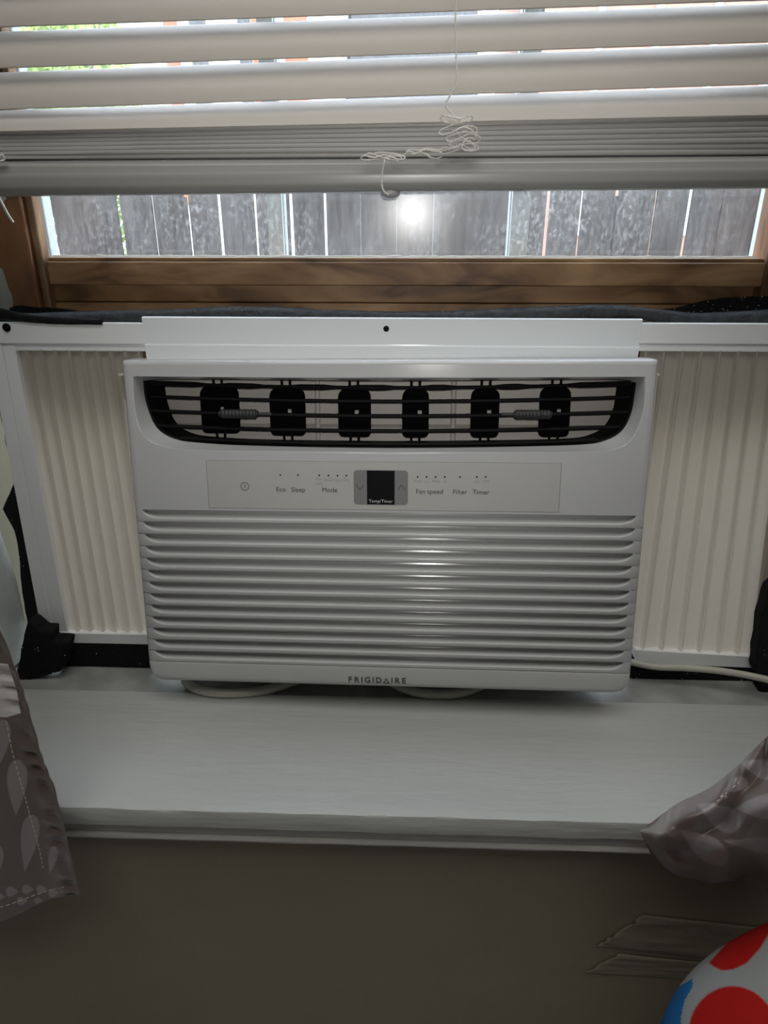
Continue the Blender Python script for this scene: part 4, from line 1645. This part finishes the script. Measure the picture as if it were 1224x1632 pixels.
for i in range(len(allg) - 1):
    xa_, xb_ = allg[i][0] + allg[i][1] / 2, allg[i + 1][0] - allg[i + 1][1] / 2
    yo = random.uniform(-0.004, 0.004)
    ht = ftop + random.uniform(-0.03, 0.02)
    lean = random.uniform(-0.004, 0.004)
    m = MB()
    cl = min(0.02, (xb_ - xa_) * 0.2)
    fr = [(xa_, YF + yo, GZ + 0.02), (xb_, YF + yo, GZ + 0.02), (xb_ + lean, YF + yo, ht - cl), (xb_ - cl + lean, YF + yo, ht), (xa_ + cl + lean, YF + yo, ht), (xa_ + lean, YF + yo, ht - cl)]
    m.prism(fr, (0, 0.019, 0))
    parts.append(m.build('plank', PLANK))
for z in (GZ + 0.35, -0.55):
    m = MB()
    m.box((allg[0][0], YF + 0.025, z), (allg[-1][0], YF + 0.065, z + 0.09))
    parts.append(m.build('rail', PLANK, bevel=0.003))
for k in range(4):
    x = allg[0][0] + (allg[-1][0] - allg[0][0]) * (k + 0.5) / 4
    m = MB()
    m.box((x - 0.045, YF + 0.066, GZ), (x + 0.045, YF + 0.156, ftop - 0.25))
    parts.append(m.build('fence_post', PLANK, bevel=0.004))
adopt(fence, parts)

# neighbouring house: brick right, pale wall with orange panel centre, grey shed roof in the middle
YH = 7.0


def hx(px):
    return PY(px, 30, YH).x


house = thing('house', 'brick house beyond the fence, at the right through the slats', 'house', (hx(1050), YH, GZ))
parts = []
b = MB()
b.box((hx(866), YH, GZ), (hx(1700), YH + 4, 3.6))
parts.append(b.build('wall', BRICK))
for k in range(7):
    px = 957 + 92 * k
    for zz_ in (0.6,):
        m = MB()
        m.box((hx(px) - 0.03, YH - 0.05, 0.3), (hx(px) + 0.03, YH - 0.001, 3.2))
        parts.append(m.build('white_pilaster', HOUSEW, bevel=0.005))
m = MB()
m.box((hx(850), YH - 0.4, 3.6), (hx(1720), YH + 4.4, 3.75))
parts.append(m.build('roof', ROOFG))
adopt(house, parts)
g2 = thing('garage', 'pale garage with orange door panels beyond the fence', 'garage', (hx(380), YH + 0.5, GZ))
parts = []
b = MB()
b.box((hx(170), YH + 0.4, GZ), (hx(536), YH + 4, 3.2))
parts.append(b.build('wall', HOUSEW))
for pa, pb in ((240, 262), (388, 404), (442, 480)):
    m = MB()
    m.box((hx(pa), YH + 0.35, 0.6), (hx(pb), YH + 0.399, 2.6))
    parts.append(m.build('door_panel', ORANGE, bevel=0.01))
for pa, pb in ((283, 310), (364, 384)):
    m = MB()
    m.box((hx(pa), YH + 0.36, 0.8), (hx(pb), YH + 0.399, 2.6))
    parts.append(m.build('shutter', ROOFG, bevel=0.01))
m = MB()
m.add([(hx(160), YH + 0.1, 3.2), (hx(540), YH + 0.1, 3.2), (hx(540), YH + 4.2, 3.2), (hx(160), YH + 4.2, 3.2), (hx(160), YH + 2.1, 4.2), (hx(540), YH + 2.1, 4.2)], [(0, 1, 5, 4), (2, 3, 4, 5), (0, 4, 3), (1, 2, 5), (0, 3, 2, 1)])
parts.append(m.build('roof', ROOFG))
adopt(g2, parts)
sh = thing('shed', 'grey shingled shed beyond the middle of the fence', 'shed', (hx(660), YH + 1, GZ))
b = MB()
b.box((hx(552), YH + 0.8, GZ), (hx(772), YH + 3, 1.0))
p1_ = b.build('wall', ROOFG)
m = MB()
x0_, x1_ = hx(542), hx(780)
m.add([(x0_, YH + 0.5, 1.0), (x1_, YH + 0.5, 1.0), (x1_, YH + 3.2, 1.0), (x0_, YH + 3.2, 1.0), (x0_, YH + 1.9, 3.4), (x1_, YH + 1.9, 3.4)], [(0, 1, 5, 4), (2, 3, 4, 5), (0, 4, 3), (1, 2, 5), (0, 3, 2, 1)])
p2_ = m.build('roof', ROOFG)
adopt(sh, [p1_, p2_])
# leafy bush-tree at left
tr = thing('leafy_tree', 'yellow-green leafy tree beyond the left of the fence', 'tree', (PY(110, 60, 4.6).x, 4.6, GZ))
tx = PY(105, 60, 4.6).x
b = MB()
b.tube([(tx, 4.6, GZ), (tx + 0.04, 4.6, 0.2), (tx - 0.03, 4.6, 1.5)], 0.07, 8, lambda t: 0.08 - 0.04 * t)
tk = b.build('trunk', BARK, smooth=60)
m = MB()
random.seed(11)
for i in range(4200):
    d = Vector((random.gauss(0, 1), random.gauss(0, 1), random.gauss(0, 1))).normalized() * (random.random() ** 0.4)
    c = Vector((tx + d.x * 0.42, 4.6 + d.y * 0.45, 1.05 + d.z * 0.95))
    a_ = Vector((random.gauss(0, 1), random.gauss(0, 1), random.gauss(0, 1))).normalized()
    b_ = a_.orthogonal().normalized()
    l_ = random.uniform(0.03, 0.055)
    m.add([c - a_ * l_, c + b_ * l_ * 0.45, c + a_ * l_, c - b_ * l_ * 0.45], [(0, 1, 2, 3)])
lf = m.build('foliage', LEAF)
lf['kind'] = 'stuff'
adopt(tr, [tk, lf])
